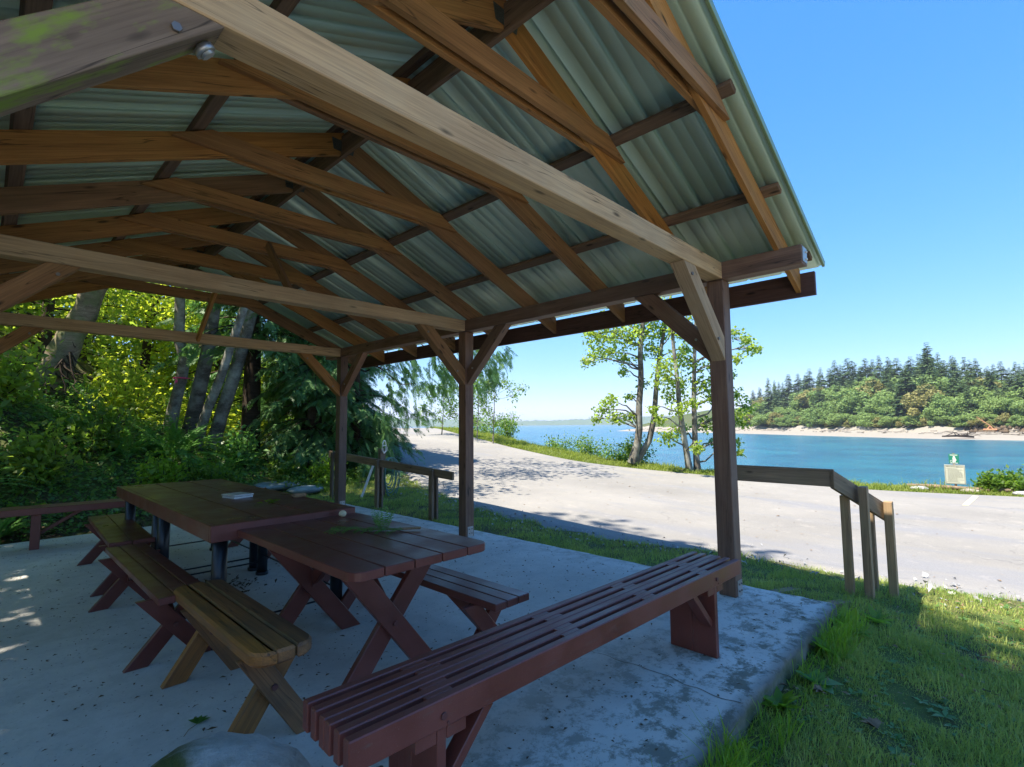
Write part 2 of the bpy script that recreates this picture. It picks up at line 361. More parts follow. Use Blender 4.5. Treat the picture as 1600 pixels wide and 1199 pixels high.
def leafVF(P, D, N, L, Wd, fold=.12):
    n = len(P); D = unit(D); S = unit(np.cross(D, N)); N2 = np.cross(S, D); L = np.broadcast_to(L, (n,))[:, None]; Wd = np.broadcast_to(Wd, (n,))[:, None]
    V = np.stack([P, P+D*L*.45+S*Wd*.5+N2*L*fold, P+D*L, P+D*L*.45-S*Wd*.5+N2*L*fold], 1).reshape(-1, 3)
    return V, np.arange(4*n).reshape(n, 4)
def rdir(n): return unit(rng.normal(size=(n, 3)))
def part_np(name, VF, mat, par=None, smooth=False):
    V, F = VF; o = Vector(WM[par.name].translation) if par is not None else Vector((0, 0, 0))
    V = np.asarray(V)-np.array(o)
    return link(name, mesh_np(name, V, F, smooth), mat, par, Matrix.Translation(o))

# ------------------------------------------------------------------ terrain
CP = np.array([
 # lawn and strip round the slab
 (4.9, 9, -.02), (4.9, 7, -.03), (4.9, 5, -.06), (4.9, 3, -.08), (4.95, 1.6, -.10), (5.2, .9, -.17), (3.5, .85, -.13), (2, .85, -.12), (0, .8, -.12), (-2, .9, -.1),
 (5, -1, -.38), (8, -3, -.5), (3, -2, -.35), (0, -2.5, -.3), (-5, -3, -.1), (-2, 5, -.04), (-2, 9, .1), (2, 9.8, -.03), (4, 9.8, 0), (0, 9.8, .0),
 # near edge of the road
 (5.63, 6, -.05), (5.7, 7.05, 0), (5.63, 4.24, -.12), (5.91, 3.43, -.15), (6.65, 2.42, -.2), (6.71, 1.44, -.27), (6.95, -.05, -.3), (7.6, -2, -.38), (8.5, -6, -.5),
 (7.2, 10.5, .12), (8.6, 13.2, .35), (11, 17, .75), (15, 23.5, 1.22),
 # far edge of the road
 (15.77, 3.18, -.3), (16.8, -.29, -.33), (17.5, -4, -.35), (18.5, -9, -.4), (14.8, 5.94, -.12), (14.4, 8.2, 0), (14.26, 10.66, .15), (14.5, 14.28, .55), (15.6, 18.5, .95), (18.2, 24, 1.26),
 (11, 3, -.25), (11, 8, -.03), (12, 14, .5), (12, -2, -.35), (16, 21, 1.1), (20, 29, 1.25), (17, 28, 1.3), (24, 36, 1.0),
 # bank behind and left
 (4.7, 11.6, .05), (2.5, 11, .15), (0, 10.6, .35), (-1.5, 10.6, .8), (-3, 9.5, 1.0), (-5, 8, 1.2), (-6, 4, .8), (-9, 0, .8), (6, 12.6, .2),
 (0, 12.2, 1.3), (2, 12.8, 1.0), (4, 13.6, .75), (6, 14.5, .5), (-2.5, 12.5, 2.2), (0, 15, 2.6), (3, 15.5, 1.5), (6, 17, .9), (-5, 14, 4), (0, 20, 4.5), (6, 22, 1.6), (10, 24, 1.3), (13, 30, 1.4),
 (-5, 22, 7), (-10, 12, 6), (-12, 4, 3), (-15, 20, 10), (0, 30, 7), (8, 35, 3), (-10, -6, .8), (0, -10, -.4), (8, -12, -.6), (18, -14, -.5), (-14, -14, 1)], float)
def tps_fit(P, z, lam=.02):
    n = len(P); d = np.linalg.norm(P[:, None]-P[None], axis=2); K = np.where(d > 0, d*d*np.log(d+1e-12), 0)+lam*np.eye(n)
    A = np.zeros((n+3, n+3)); A[:n, :n] = K; A[:n, n] = 1; A[:n, n+1:] = P; A[n, :n] = 1; A[n+1:, :n] = P.T
    return np.linalg.solve(A, np.concatenate([z, np.zeros(3)]))
_w = tps_fit(CP[:, :2], CP[:, 2])
VERGE = np.array([(22, -30), (20.0, -18), (19.3, -9), (18.6, -4), (18.1, -.3), (17.2, 3.0), (16.3, 5.9), (16.0, 8.2), (16.0, 10.7), (16.4, 14.3), (17.8, 18.5), (20.4, 24), (26, 34), (34, 48)])
def verge_d(X, Y):
    """signed distance past the outer verge line, towards the water"""
    best = np.full(X.shape, 1e9); sg = np.zeros(X.shape)
    for (x0, y0), (x1, y1) in zip(VERGE[:-1], VERGE[1:]):
        dx, dy = x1-x0, y1-y0; t = np.clip(((X-x0)*dx+(Y-y0)*dy)/(dx*dx+dy*dy), 0, 1)
        ex, ey = X-(x0+t*dx), Y-(y0+t*dy); d = np.hypot(ex, ey); s = np.sign(ex*dy-ey*dx)
        m = d < best; best = np.where(m, d, best); sg = np.where(m, s, sg)
    return best*sg
def ground(X, Y, rough=True):
    X = np.asarray(X, float); Y = np.asarray(Y, float); sh = X.shape; x = X.ravel(); y = Y.ravel()
    out = np.zeros_like(x)
    for i in range(0, len(x), 40000):
        d = np.hypot(x[i:i+40000, None]-CP[None, :, 0], y[i:i+40000, None]-CP[None, :, 1])
        out[i:i+40000] = (np.where(d > 0, d*d*np.log(d+1e-12), 0)) @ _w[:len(CP)] + _w[-3]+_w[-2]*x[i:i+40000]+_w[-1]*y[i:i+40000]
    out = np.clip(out, -1.2, 9)
    vd = verge_d(x, y); out = out - np.clip(vd, 0, 9)**1.15*.9
    return np.maximum(out, -6).reshape(sh)
def gz(x, y): return float(ground(np.array([x]), np.array([y]))[0])
SL = (-.95, 4.80, 1.03, 9.2)      # slab x0 x1 y0 y1
def grid_mesh(xs, ys, zf):
    X, Y = np.meshgrid(xs, ys, indexing='ij'); Z = zf(X, Y); V = np.stack([X, Y, Z], -1).reshape(-1, 3)
    n, m = len(xs), len(ys); i = np.arange(n-1)[:, None]*m; j = np.arange(m-1)[None, :]
    F = np.stack([i+j, i+m+j, i+m+j+1, i+j+1], -1).reshape(-1, 4); return V, F
def terr(X, Y):
    Z = ground(X, Y)
    rough = .012*np.sin(X*7.1+np.sin(Y*5.3)*1.3)*np.sin(Y*6.7+X*2.1)
    bank = np.clip((Y-10)/3, 0, 1)*np.clip((7-X)/2, 0, 1)
    Z = Z + rough + bank*(.10*np.sin(X*2.3+1)*np.sin(Y*1.9)+.05*np.sin(X*5.1)*np.cos(Y*4.3))
    ins = (X > SL[0]+.02) & (X < SL[1]-.02) & (Y > SL[2]+.02) & (Y < SL[3]-.02)
    Z = np.where(ins, -.3, Z)
    return Z
xs = np.concatenate([np.arange(-30, -6, 1.0), np.arange(-6, 9, .12), np.arange(9, 22, .3), np.arange(22, 60, 1.5)])
ys = np.concatenate([np.arange(-30, -4, 1.0), np.arange(-4, 14, .12), np.arange(14, 26, .3), np.arange(26, 62, 1.5)])
V, F = grid_mesh(xs, ys, terr)
tag(link("ground", mesh_np("ground", V, F, True), 'soil'), kind='structure')

# slab
def slabVF():
    xs_ = np.concatenate([[SL[0], SL[0]+.012], np.arange(SL[0]+.04, SL[1]-.03, .03), [SL[1]-.012, SL[1]]]); ys_s = np.concatenate([[SL[2], SL[2]+.012], np.arange(SL[2]+.04, 1.6, .03), np.arange(1.65, SL[3]-.05, .12), [SL[3]-.012, SL[3]]])
    X, Y = np.meshgrid(xs_, ys_s, indexing='ij'); n, m = X.shape; Z = np.zeros_like(X)
    wob = lambda t: .006*np.sin(t*11.3)+.005*np.sin(t*29+1)+.004*np.sin(t*63+2)
    ex = np.zeros_like(X); ey = np.zeros_like(X); ey[:, 0] = ey[:, 1] = wob(X[:, 0]); ex[-1] = ex[-2] = wob(Y[0]+5)
    X = X+ex; Y = Y+ey; Z[:, 0] = -.014-.010*np.abs(np.sin(xs_*17)*np.sin(xs_*5.1)); Z[:, 1] = -.003; Z[-1] = np.minimum(Z[-1], -.012); Z[0] = np.minimum(Z[0], -.01); Z[:, -1] = np.minimum(Z[:, -1], -.01)
    V = np.stack([X, Y, Z], -1).reshape(-1, 3); i = np.arange(n-1)[:, None]*m; j = np.arange(m-1)[None, :]; F = np.stack([i+j, i+m+j, i+m+j+1, i+j+1], -1).reshape(-1, 4)
    ring = np.concatenate([np.arange(n)*m, (n-1)*m+np.arange(1, m), (np.arange(n-2, -1, -1))*m+m-1, np.arange(m-2, 0, -1)])
    low = V[ring].copy(); low[:, 2] = -.35; k = len(V); q = np.arange(len(ring)); q2 = (q+1) % len(ring)
    return np.concatenate([V, low]), np.concatenate([F, np.stack([ring[q], k+q, k+q2, ring[q2]], 1)])
Vs_, Fs_ = slabVF(); tag(link("concrete_slab", mesh_np("concrete_slab", Vs_, Fs_), 'slab'), kind='structure')
# road
NE = np.array([(9.6, -30), (9.2, -12), (8.5, -6), (7.6, -2), (6.98, -.05), (6.72, 1.44), (6.6, 2.42), (6.15, 3.43), (5.95, 4.24), (5.95, 6), (6.1, 7.05), (7.1, 10.2), (8.9, 13.4), (11.2, 17), (15.1, 23.5), (21, 33)])
FE = np.array([(20.2, -30), (18.6, -12), (18.2, -7), (17.5, -4), (16.75, -.3), (15.8, 3.2), (14.95, 5.94), (14.5, 8.2), (14.4, 10.66), (14.7, 14.3), (15.9, 18.5), (18.5, 24), (24.5, 34)])
def resample(P, n):
    d = np.concatenate([[0], np.cumsum(np.hypot(*np.diff(P, axis=0).T))]); s = np.linspace(0, d[-1], n)
    return np.stack([np.interp(s, d, P[:, 0]), np.interp(s, d, P[:, 1])], 1)
def smooth(P, k=6):
    for _ in range(k): P[1:-1] = .25*P[:-2]+.5*P[1:-1]+.25*P[2:]
    return P
n_, m_ = 260, 60
A = smooth(resample(NE, n_)); B = smooth(resample(FE, n_))
A = A + np.stack([.05*np.sin(np.arange(n_)*1.7)+.03*np.sin(np.arange(n_)*4.1), np.zeros(n_)], 1)
t = np.linspace(0, 1, m_)[None, :, None]; G = A[:, None, :]*(1-t)+B[:, None, :]*t
Z = ground(G[..., 0], G[..., 1])+.028; Z[:, 0] -= .05; Z[:, -1] -= .05
V = np.concatenate([G, Z[..., None]], -1).reshape(-1, 3); i = np.arange(n_-1)[:, None]*m_; j = np.arange(m_-1)[None, :]
F = np.stack([i+j, i+j+1, i+m_+j+1, i+m_+j], -1).reshape(-1, 4)[:, ::-1]
tag(link("road", mesh_np("road", V, F, True), 'road'), kind='structure')
def on_road_strip(name, x0, y0, x1, y1, wd, mat):
    k = 14; s = np.linspace(0, 1, k); d = unit(np.array([x1-x0, y1-y0])); nrm = np.array([-d[1], d[0]])*wd/2
    c = np.stack([x0+(x1-x0)*s, y0+(y1-y0)*s], 1); L = c+nrm; R = c-nrm
    VV = np.concatenate([np.c_[L, ground(L[:, 0], L[:, 1])+.034], np.c_[R, ground(R[:, 0], R[:, 1])+.034]])
    i = np.arange(k-1); FF = np.stack([i, i+k, i+k+1, i+1], 1)
    return tag(link(name, mesh_np(name, VV, FF), mat), kind='structure')
on_road_strip("parking_line", 16.05, .52, 14.1, .63, .10, 'yellowline')
# unseen pale gravel behind the camera, added to bounce sunlight under the roof
GX, GY = np.linspace(-26, 2.4, 90), np.linspace(-26, .35, 90)
Vg, Fg = grid_mesh(GX, GY, lambda X, Y: terr(X, Y)+.03+.01*np.sin(X*3)*np.sin(Y*2.7)); Vg[:, 2] -= .08*(np.abs(Vg[:, 0]-2.4) < .3)
tag(link("bounce_lot", mesh_np("bounce_lot", Vg, Fg, True), 'lot'), kind='structure')
# hairline crack across the slab
cy_ = np.linspace(1.05, 3.1, 60); cx_ = 2.79+.012*np.sin(cy_*9)+.008*np.sin(cy_*31)+rng.normal(size=60)*.003; cw = .0028*(1-.75*(cy_-1.05)/2.05)
Vc = np.concatenate([np.c_[cx_-cw, cy_, np.full(60, .0022)], np.c_[cx_+cw, cy_, np.full(60, .0022)]]); ic = np.arange(59)
tag(link("slab_crack", mesh_np("slab_crack", Vc, np.stack([ic, ic+60, ic+61, ic+1], 1)), 'litter'), kind='structure')
# sea
WZ = -3.5
V = np.array([(13, -600, WZ), (6000, -6000, WZ), (6000, 6000, WZ), (13, 6000, WZ)], float)
tag(link("sea", mesh_np("sea", V, np.array([[0, 1, 2, 3]])), 'water'), kind='structure')

# ------------------------------------------------------------------ pavilion
pav = thing("picnic_pavilion", (2.06, 5.1, 0), "open timber picnic shelter with brown posts and a corrugated metal gable roof", "picnic shelter")
PW = Matrix.Translation((2.06, 5.1, 0)).inverted()
def L(p): return PW @ Vector(p)
RX = 2.06; SLP = .4167
def zu(x): return 3.822-SLP*abs(x-RX)
def pb(name, lo, hi, mat, **k): return box(name, L(lo), L(hi), mat, pav, **k)
def pp(name, pts, n, th, mat, xdir=None, **k): return prism(name, [L(p) for p in pts], n, th, mat, pav, xdir, **k)
XR, XL = 4.40, 2*RX-4.40
for y in (1.667, 5.08, 8.5):
    for side, x0 in ((1, XR), (-1, XL-.145)):
        p = pb("post", (x0, y, 0), (x0+.145, y+.145, 2.698), 'post', bev=.006)
        g = box("base_plate", L((x0+.03, y-.006, .0)), L((x0+.125, y-.001, .13)), 'galv', pav, bev=0)
        for dx, dz in ((.055, .045), (.10, .045), (.055, .10), (.10, .10)):
            cyl("bolt", L((x0+dx, y-.015, dz)), L((x0+dx, y-.004, dz)), .008, 'bolt', pav, 6)
# plate beams in three lengths
for x0 in (XR, XL-.145):
    for a, c in ((1.045, 1.738), (1.741, 5.15), (5.153, 9.1)):
        pb("plate_beam", (x0, a, 2.701), (x0+.145, c, 2.855), 'post', bev=.005)
gp = pb("end_plate", (XR+.012, 1.040, 2.72), (XR+.13, 1.044, 2.84), 'galv', bev=0)
for dz in (.03, .09):
    cyl("bolt", L((XR+.10, 1.030, 2.72+dz)), L((XR+.10, 1.0395, 2.72+dz)), .009, 'white', pav, 6)
# tie beams
for y in (1.669, 5.082, 8.502):
    pb("tie_beam", (XL+.002, y, 2.704), (XR-.002, y+.14, 2.85), 'beamw', bev=.005)
# knee braces across
for k, y in enumerate((1.672, 5.085, 8.505)):
    for s in (1, -1):
        X = lambda d: RX+s*d
        br = pp("knee_brace", [(X(1.60), y, 2.702), (X(1.80), y, 2.702), (X(2.338), y, 2.19), (X(2.338), y, 1.985)], (0, 1, 0), .12,
           'mossy' if (s == -1 and k == 0) else ('beamw' if k == 0 and s == 1 else 'rafter'), xdir=(X(2.3)-X(1.6), 0, -.7))
        cyl("bolt", L((X(2.20), y-.012, 2.16)), L((X(2.20), y+.002, 2.16)), .014, 'bolt', pav, 6)
        cyl("bolt", L((X(1.73), y-.012, 2.62)), L((X(1.73), y+.002, 2.62)), .014, 'bolt', pav, 6)
cyl("bolt", L((RX-1.625, 1.74, 2.625)), L((RX-1.650, 1.74, 2.650)), .022, 'galv', pav, 6)
cyl("washer", L((RX-1.632, 1.74, 2.632)), L((RX-1.645, 1.74, 2.645)), .032, 'galv', pav, 16)
# braces along the eaves
for x0 in (XR+.02, XL-.125):
    for y0, s in ((1.812, 1), (5.08, -1), (8.5, -1)):
        Y = lambda d: y0+s*d
        pp("eave_brace", [(x0, Y(.002), 1.985), (x0, Y(.002), 2.19), (x0, Y(.53), 2.70), (x0, Y(.74), 2.70)], (1, 0, 0), .105, 'post', xdir=(0, s, 1))
        cyl("bolt", L((x0-.012, Y(.12), 2.20)), L((x0+.002, Y(.12), 2.20)), .012, 'galv', pav, 6)
# trusses
RY = [1.207, 2.0, 3.0, 4.0, 5.0, 6.0, 7.0, 8.0, 8.98]
for y in RY:
    for s in (1, -1):
        X = lambda d: RX+s*d
        pts = [(X(0), y, zu(RX)), (X(0), y, zu(RX)+.2), (X(2.93), y, zu(RX+2.93)+.2), (X(2.93), y, zu(RX+2.93))]
        pp("rafter", pts, (0, 1, 0), .04, 'rafter', xdir=(s, 0, -SLP), bev=.002)
    for y0 in (y-.041, y+.041):
        pts = [(RX-1.27, y0, 3.458), (RX+1.27, y0, 3.458), (RX+1.03, y0, 3.592), (RX-1.03, y0, 3.592)]
        pp("collar_tie", pts, (0, 1, 0), .04, 'rafter', bev=.002)
    for y0 in (y-.0035, y+.041):
        pp("gusset_plate", [(RX-.09, y0, zu(RX)+.02), (RX+.09, y0, zu(RX)+.02), (RX+.11, y0, zu(RX)+.12), (RX-.11, y0, zu(RX)+.12)], (0, 1, 0), .0025, 'plate', bev=0)
# struts from the far tie beams up to the collars
bar("strut", L((2.12, 8.46, 2.74)), L((2.16, 7.62, 3.52)), .09, .04, 'rafter', pav, up=(1, 0, 0))
bar("strut", L((2.12, 5.18, 2.82)), L((2.14, 5.9, 3.52)), .09, .04, 'rafter', pav, up=(1, 0, 0))
# purlins
for s in (1, -1):
    for d in (.075, 1.12, 2.0, 2.80):
        x = RX+s*d; z = zu(x)+.2+.022
        bar("purlin", L((x, 1.085, z)), L((x, 9.06, z)), .09, .04, 'purlin', pav, up=(s*SLP, 0, 1))
pb("ridge_board", (RX-.02, 1.3, 3.80), (RX+.02, 8.95, 3.985), 'purlin')
# fascia
for s in (1, -1):
    a, c = sorted((RX+s*2.932, RX+s*2.972))
    pb("fascia_board", (a, 1.095, 2.565), (c, 9.04, 2.775), 'fascia')
# corrugated sheets
def sheet(y0, y1, s):
    prof = []; pitch = .3048; y = y0; k = 0
    while y < y1-1e-6:
        for dy, h in ((0, .0), (.006, .012), (.026, .012), (.032, 0), (.118, 0), (.120, .002), (.132, .002), (.136, 0), (.206, 0), (.208, .002), (.220, .002), (.224, 0)):
            if y+dy < y1: prof.append((y+dy, h))
        y += pitch
    prof.append((y1, 0)); prof = np.array(prof); n = len(prof)
    ln = math.hypot(1, SLP); nx, nz = s*SLP/ln, 1/ln
    V = []
    for d in (.0, 3.0):
        x = RX+s*d; z = zu(x)+.2+.0475
        for y, h in prof: V.append((x+nx*h, y, z+nz*h))
    V = np.array(V); i = np.arange(n-1); F = np.stack([i, i+1, i+n+1, i+n], 1)
    V2 = V+np.array([nx, 0, nz])*.0012
    Va = np.concatenate([V, V2]); F2 = F[:, ::-1]+len(V)
    rim = np.array([[0, n, 3*n, 2*n], [n-1, 2*n-1, 4*n-1, 3*n-1]])
    e1 = np.stack([i, i+1, i+1+2*n, i+2*n], 1); e2 = e1+n
    return Va, np.concatenate([F, F2, rim, e1, e2])
yy = 1.045
while yy < 9.05:
    y2 = min(yy+.9144, 9.1)
    for s in (1, -1):
        part_np("roof_sheet", sheet(yy, y2, s), 'roof', pav)
    yy = y2-.0001
for s in (1, -1):
    x1 = RX+s*3.0
    for y in (1.035, 9.105):
        bar("rake_trim", L((RX, y, zu(RX)+.268)), L((x1, y, zu(x1)+.262)), .022, .055, 'trim', pav, up=(s*SLP, 0, 1))
    bar("ridge_cap", L((RX+s*.075, 1.03, zu(RX+.075)+.281)), L((RX+s*.075, 9.11, zu(RX+.075)+.281)), .17, .003, 'trim', pav, up=(s*SLP, 0, 1), bev=0)

# ------------------------------------------------------------------ slatted bench at the gable end
bn = thing("slatted_bench", (2.19, 1.54, 0), "long slatted dark red bench in the foreground under the near roof edge", "bench", "dark red park benches", rad(-2.05))
ys_ = [.152, .088, .0235, -.0170, -.0810, -.1450]
for y in ys_: box("slat", (-1.40, y-.019, .433), (1.40, y+.019, .53), 'red', bn, bev=.004)
for gy, off in ((.12, .03), (.056, .07), (-.049, -.02), (-.113, -.06)):
    for x in (-1.01, -.29, .36, .99):
        box("spacer", (x+off*.6-.055, gy-.0128, .45), (x+off*.6+.055, gy+.0128, .5285), 'red', bn, bev=.002, axis=0)
for x, s in ((-1.06, 1), (1.04, -1)):
    for a, c in ((-.155, -.001), (.001, .155)):
        box("leg", (x-.019, a, 0), (x+.019, c, .432), 'red', bn, bev=.003)
    for a, c in ((x-.105, x-.021), (x+.021, x+.105)):
        box("cleat", (a, -.155, .388), (c, .155, .4315), 'red', bn, bev=.003)
    bar("brace", (x+s*.02, -.1, .20), (x+s*.24, -.1, .425), .038, .07, 'red', bn, up=(0, 1, 0))
    cyl("bolt", (x-s*.0, -.172, .475), (x-s*.0, -.1635, .475), .012, 'redbolt', bn, 8)
    cyl("bolt", (x+.02, -.168, .447), (x+.02, -.1635, .447), .005, 'redbolt', bn, 8)

# ------------------------------------------------------------------ X legs helper (plane across x, at y)
def xlegs(par, y, hw, ztop, wd, mat, th=.038, top=None):
    top = hw if top is None else top
    for k, s in enumerate((1, -1)):
        yy0 = y+(k-.5)*th*1.02
        a = Vector((s*hw, 0, 0)); b2 = Vector((-s*top, 0, ztop)); d = (b2-a).normalized(); hx = wd/2/abs(d.z)
        pts = [(s*hw-hx, yy0-th/2, 0), (s*hw+hx, yy0-th/2, 0), (-s*top+hx, yy0-th/2, ztop), (-s*top-hx, yy0-th/2, ztop)]
        prism("leg", pts, (0, 1, 0), th, mat, par, xdir=tuple(d), bev=.003)
    zc = ztop*hw/(hw+top)
    cyl("bolt", (0, y-th-.012, zc), (0, y-th*.98, zc), .014, 'redbolt', par, 8)
def plank(par, x0, x1, y0, y1, z1, th, mat, cl=0, cr=0, name="plank", rz=.004):
    """top board along y; cl / cr chamfer the outer corners on the low-x / high-x side"""
    pts = []
    def corner(cx, cy, sx, sy, r):
        if r <= 0: return [(cx, cy)]
        out = []
        for k in range(5):
            a = k/4*math.pi/2; out.append((cx-sx*r*(1-math.cos(a)), cy-sy*r*(1-math.sin(a))))
        return out
    p1 = corner(x0, y0, -1, -1, cl); p2 = corner(x1, y0, 1, -1, cr); p3 = corner(x1, y1, 1, 1, cr); p4 = corner(x0, y1, -1, 1, cl)
    pts = p1 + p2[::-1] + p3 + p4[::-1]
    return prism(name, [(x, y, z1-th) for x, y in pts], (0, 0, 1), th, mat, par, xdir=(0, 1, 0), bev=rz)
tb = thing("picnic_table", (1.635, 3.02, 0), "red five plank picnic table on crossed legs nearest the camera", "picnic table")
for k in range(5):
    x0 = -.435+k*.1745
    plank(tb, x0, x0+.1675, -.85, .83, .775, .045, 'red2', .07 if k == 0 else 0, .07 if k == 4 else 0)
for y in (-.50, .50):
    xlegs(tb, y, .29, .725, .115, 'red2')
    bar("cross_cleat", (-.36, y+.058, .709), (.36, y+.058, .709), .038, .038, 'red2', tb)
    bar("brace", (0, y*.93, .40), (0, y*.12, .722), .075, .036, 'red2', tb, up=(1, 0, 0))
t2 = thing("picnic_table", (1.545, 5.33, 0), "long dark red table standing on black pipe legs behind the crossed leg table", "picnic table")
hx, hy = .505, 1.65
for k in range(3): plank(t2, -.468+k*.3145, -.468+k*.3145+.301, -hy+.03, hy-.03, .82, .035, 'red2', rz=.003)
for s in (1, -1):
    a, c = sorted((s*hx, s*(hx-.036))); box("apron", (a, -hy+.037, .712), (c, hy-.037, .8195), 'red2', t2)
    a, c = sorted((s*hy, s*(hy-.036))); box("apron", (-hx, a, .712), (hx, c, .819), 'red2', t2)
for y in (3.84, 5.36, 5.58, 6.83):
    for x in (-.40, .44):
        p = cyl("pipe_leg", (x, y-5.33, 0), (x, y-5.33, .785), .047, 'pipe', t2, 18)
        cyl("foot_flange", (x, y-5.33, .001), (x, y-5.33, .03), .058, 'pipe', t2, 14)
    bar("tie_rod", (-.40, y-5.33, .125), (.44, y-5.33, .125), .013, .013, 'pipe', t2, bev=.003)
for a, c in ((3.84, 5.36), (5.58, 6.83)):
    bar("tie_rod", (.44, a-5.33, .19), (.44, c-5.33, .19), .013, .013, 'pipe', t2, bev=.003)

def bench(name, loc, n, pw, length, z, label, mat='red2', group="dark red park benches", hw=.19, rz=0, cl=0):
    b_ = thing(name, loc, label, "bench", group, rz); W_ = n*pw
    for k in range(n):
        x0 = -W_/2+k*pw
        plank(b_, x0+.0025, x0+pw-.0025, -length/2, length/2, z, .042, mat, cl if k == 0 else 0, cl if k == n-1 else 0)
    for y in (-length/2+.22, length/2-.22):
        xlegs(b_, y, hw, z-.046, .095, mat, top=hw*.8)
        bar("cross_cleat", (-W_/2+.03, y+.056, z-.062), (W_/2-.03, y+.056, z-.062), .036, .036, mat, b_)
    for y, s in ((-length/2+.25, 1), (length/2-.25, -1)):
        bar("brace", (0, y, .23), (0, y+s*.38, z-.048), .07, .034, mat, b_, up=(1, 0, 0))
    return b_
bench("plank_bench", (.90, 4.56, 0), 3, .093, 1.88, .45, "dark red three plank bench behind the unpainted bench, left of the tables")
bench("plank_bench", (.985, 6.44, 0), 2, .165, 1.84, .475, "dark red two plank bench, last in the row left of the tables", rz=rad(-2))
bench("plank_bench", (2.17, 3.04, 0), 3, .095, 1.90, .45, "dark red three plank bench on the road side of the crossed leg table")
bench("plank_bench", (2.36, 5.2, 0), 3, .095, 1.80, .45, "dark red bench half hidden beyond the pipe leg table, nearer of the two there")
bench("plank_bench", (2.36, 7.5, 0), 3, .095, 1.80, .45, "dark red bench beyond the far end of the pipe leg table")

# rustic bench with rounded corners
rb = thing("rustic_bench", (.99, 3.01, 0), "short unpainted brown bench with rounded corners in front of the tables", "bench")
for k, (a, c) in enumerate(((-.142, -.052), (-.049, .043), (.046, .142))):
    plank(rb, a, c, -.66, .74, .47, .062, 'rustic', .085 if k == 0 else 0, .085 if k == 2 else 0, rz=.012)
for y in (-.48, .44):
    xlegs(rb, y, .17, .41, .10, 'rustic', th=.045, top=.10)

# back bench along the far edge
bb = thing("fixed_bench", (.35, 8.62, 0), "dark red fixed bench along the far edge of the slab before the ferns", "bench", None, rad(-6))
for k in range(4): box("slat", (-1.9, -.17+k*.088, .42), (1.15, -.17+k*.088+.084, .50), 'red', bb, bev=.004)
for x in (-1.5, .16):
    box("leg", (x-.045, -.12, 0), (x+.045, -.03, .42), 'red', bb); box("leg", (x-.02, -.028, .0), (x+.02, .12, .42), 'red', bb)
    bar("brace", (x+.03, .02, .17), (x+.42, .02, .42), .04, .05, 'red', bb, up=(0, 1, 0))

# ------------------------------------------------------------------ hand rails
hr = thing("handrail", (5.6, 1.2, -.25), "weathered wooden handrail beside the near post that bends down towards the road", "handrail")
def H(p): return Vector(p)-Vector((5.6, 1.2, -.25))
prism("top_rail", [H((5.60, 1.17, .835)), H((5.60, 2.12, .835)), H((5.60, 2.12, 1.0)), H((5.60, 1.17, 1.0))], (1, 0, 0), .04, 'railw', hr, xdir=(0, 1, 0))
prism("sloping_rail", [H((5.58, 1.165, .995)), H((5.58, 1.165, .825)), H((6.42, .83, .40)), H((6.42, .83, .57))], (.37, .93, 0), .04, 'railw', hr, xdir=(.84, -.335, -.425))
for (x, y, zt) in ((5.86, 1.0, .83), (6.24, .865, .66)):
    g0 = gz(x, y)-.15
    box("post", H((x-.045, y-.05, g0)), H((x+.045, y+.02, zt)), 'railw', hr)
    x2, y2 = x+.045, y+.115
    box("post", H((x2-.045, y2-.0, g0)), H((x2+.045, y2+.07, zt-.10)), 'railw', hr)
fr = thing("handrail", (5.0, 8, 0), "long low wooden rail on the grass beyond the two far posts", "handrail")
def H2(p): return Vector(p)-Vector((5.0, 8, 0))
prism("top_rail", [H2((4.98, 6.06, .615)), H2((4.98, 10.07, .81)), H2((4.98, 10.07, .95)), H2((4.98, 6.06, .74))], (1, 0, 0), .04, 'grey', fr, xdir=(0, 4, .2))
for y, zt in ((6.50, .75), (8.10, .83), (9.8, .92)):
    box("post", H2((4.93, y, -.2)), H2((4.975, y+.09, zt)), 'grey', fr); box("post", H2((5.022, y, -.2)), H2((5.06, y+.09, zt-.03)), 'grey', fr)
# sleepers forming the step by the slab corner
for k, (x0, y0, x1, y1) in enumerate(((4.84, 1.20, 5.55, 1.12), (4.85, 1.62, 5.7, 1.52))):
    o = bar("landscape_timber", (x0, y0, -.10), (x1, y1, -.22), .09, .09, 'grey')
    tag(o, ("grey timber edging a grass step, nearer the slab corner" if k == 0 else "grey timber edging a grass step, nearer the brown post"), "timber")

# ------------------------------------------------------------------ hose post, flat rocks
hp = thing("hose_post", (5.75, 9.3, 0), "grey post with a white hose loop and coiled garden hose hung on it", "hose stand")
def H3(p): return Vector(p)-Vector((5.75, 9.3, 0))
box("post", H3((5.72, 9.28, -.1)), H3((5.84, 9.38, .98)), 'grey', hp)
bar("back_board", H3((5.40, 9.50, -.05)), H3((5.66, 9.42, .70)), .05, .02, 'white', hp, up=(0, 1, 0))
a = np.linspace(0, 2*np.pi, 26)
lp = np.stack([5.78+.085*np.sin(a)*.7, 9.24+0*a+.03*np.sin(a), 1.02+.13*np.cos(a)], 1); part_np("hose_loop", tubeVF(lp, .012, 6), 'white', hp, True)
lp2 = np.stack([5.78+.06*np.sin(a), 9.23+0*a, .98+.07*np.cos(a)], 1); part_np("hose_loop", tubeVF(lp2, .010, 6), 'white', hp, True)
for k in range(6):
    rr1 = .16+.018*k; ph = rng.uniform(0, 6)
    lp = np.stack([5.86+.04*k/3+rr1*.7*np.sin(a), 9.22-.012*k+.02*np.sin(a*2+ph), .52-.03*k+(rr1*1.7)*np.cos(a)], 1)
    part_np("hose_coil", tubeVF(lp, .011, 6), 'hose', hp, True)

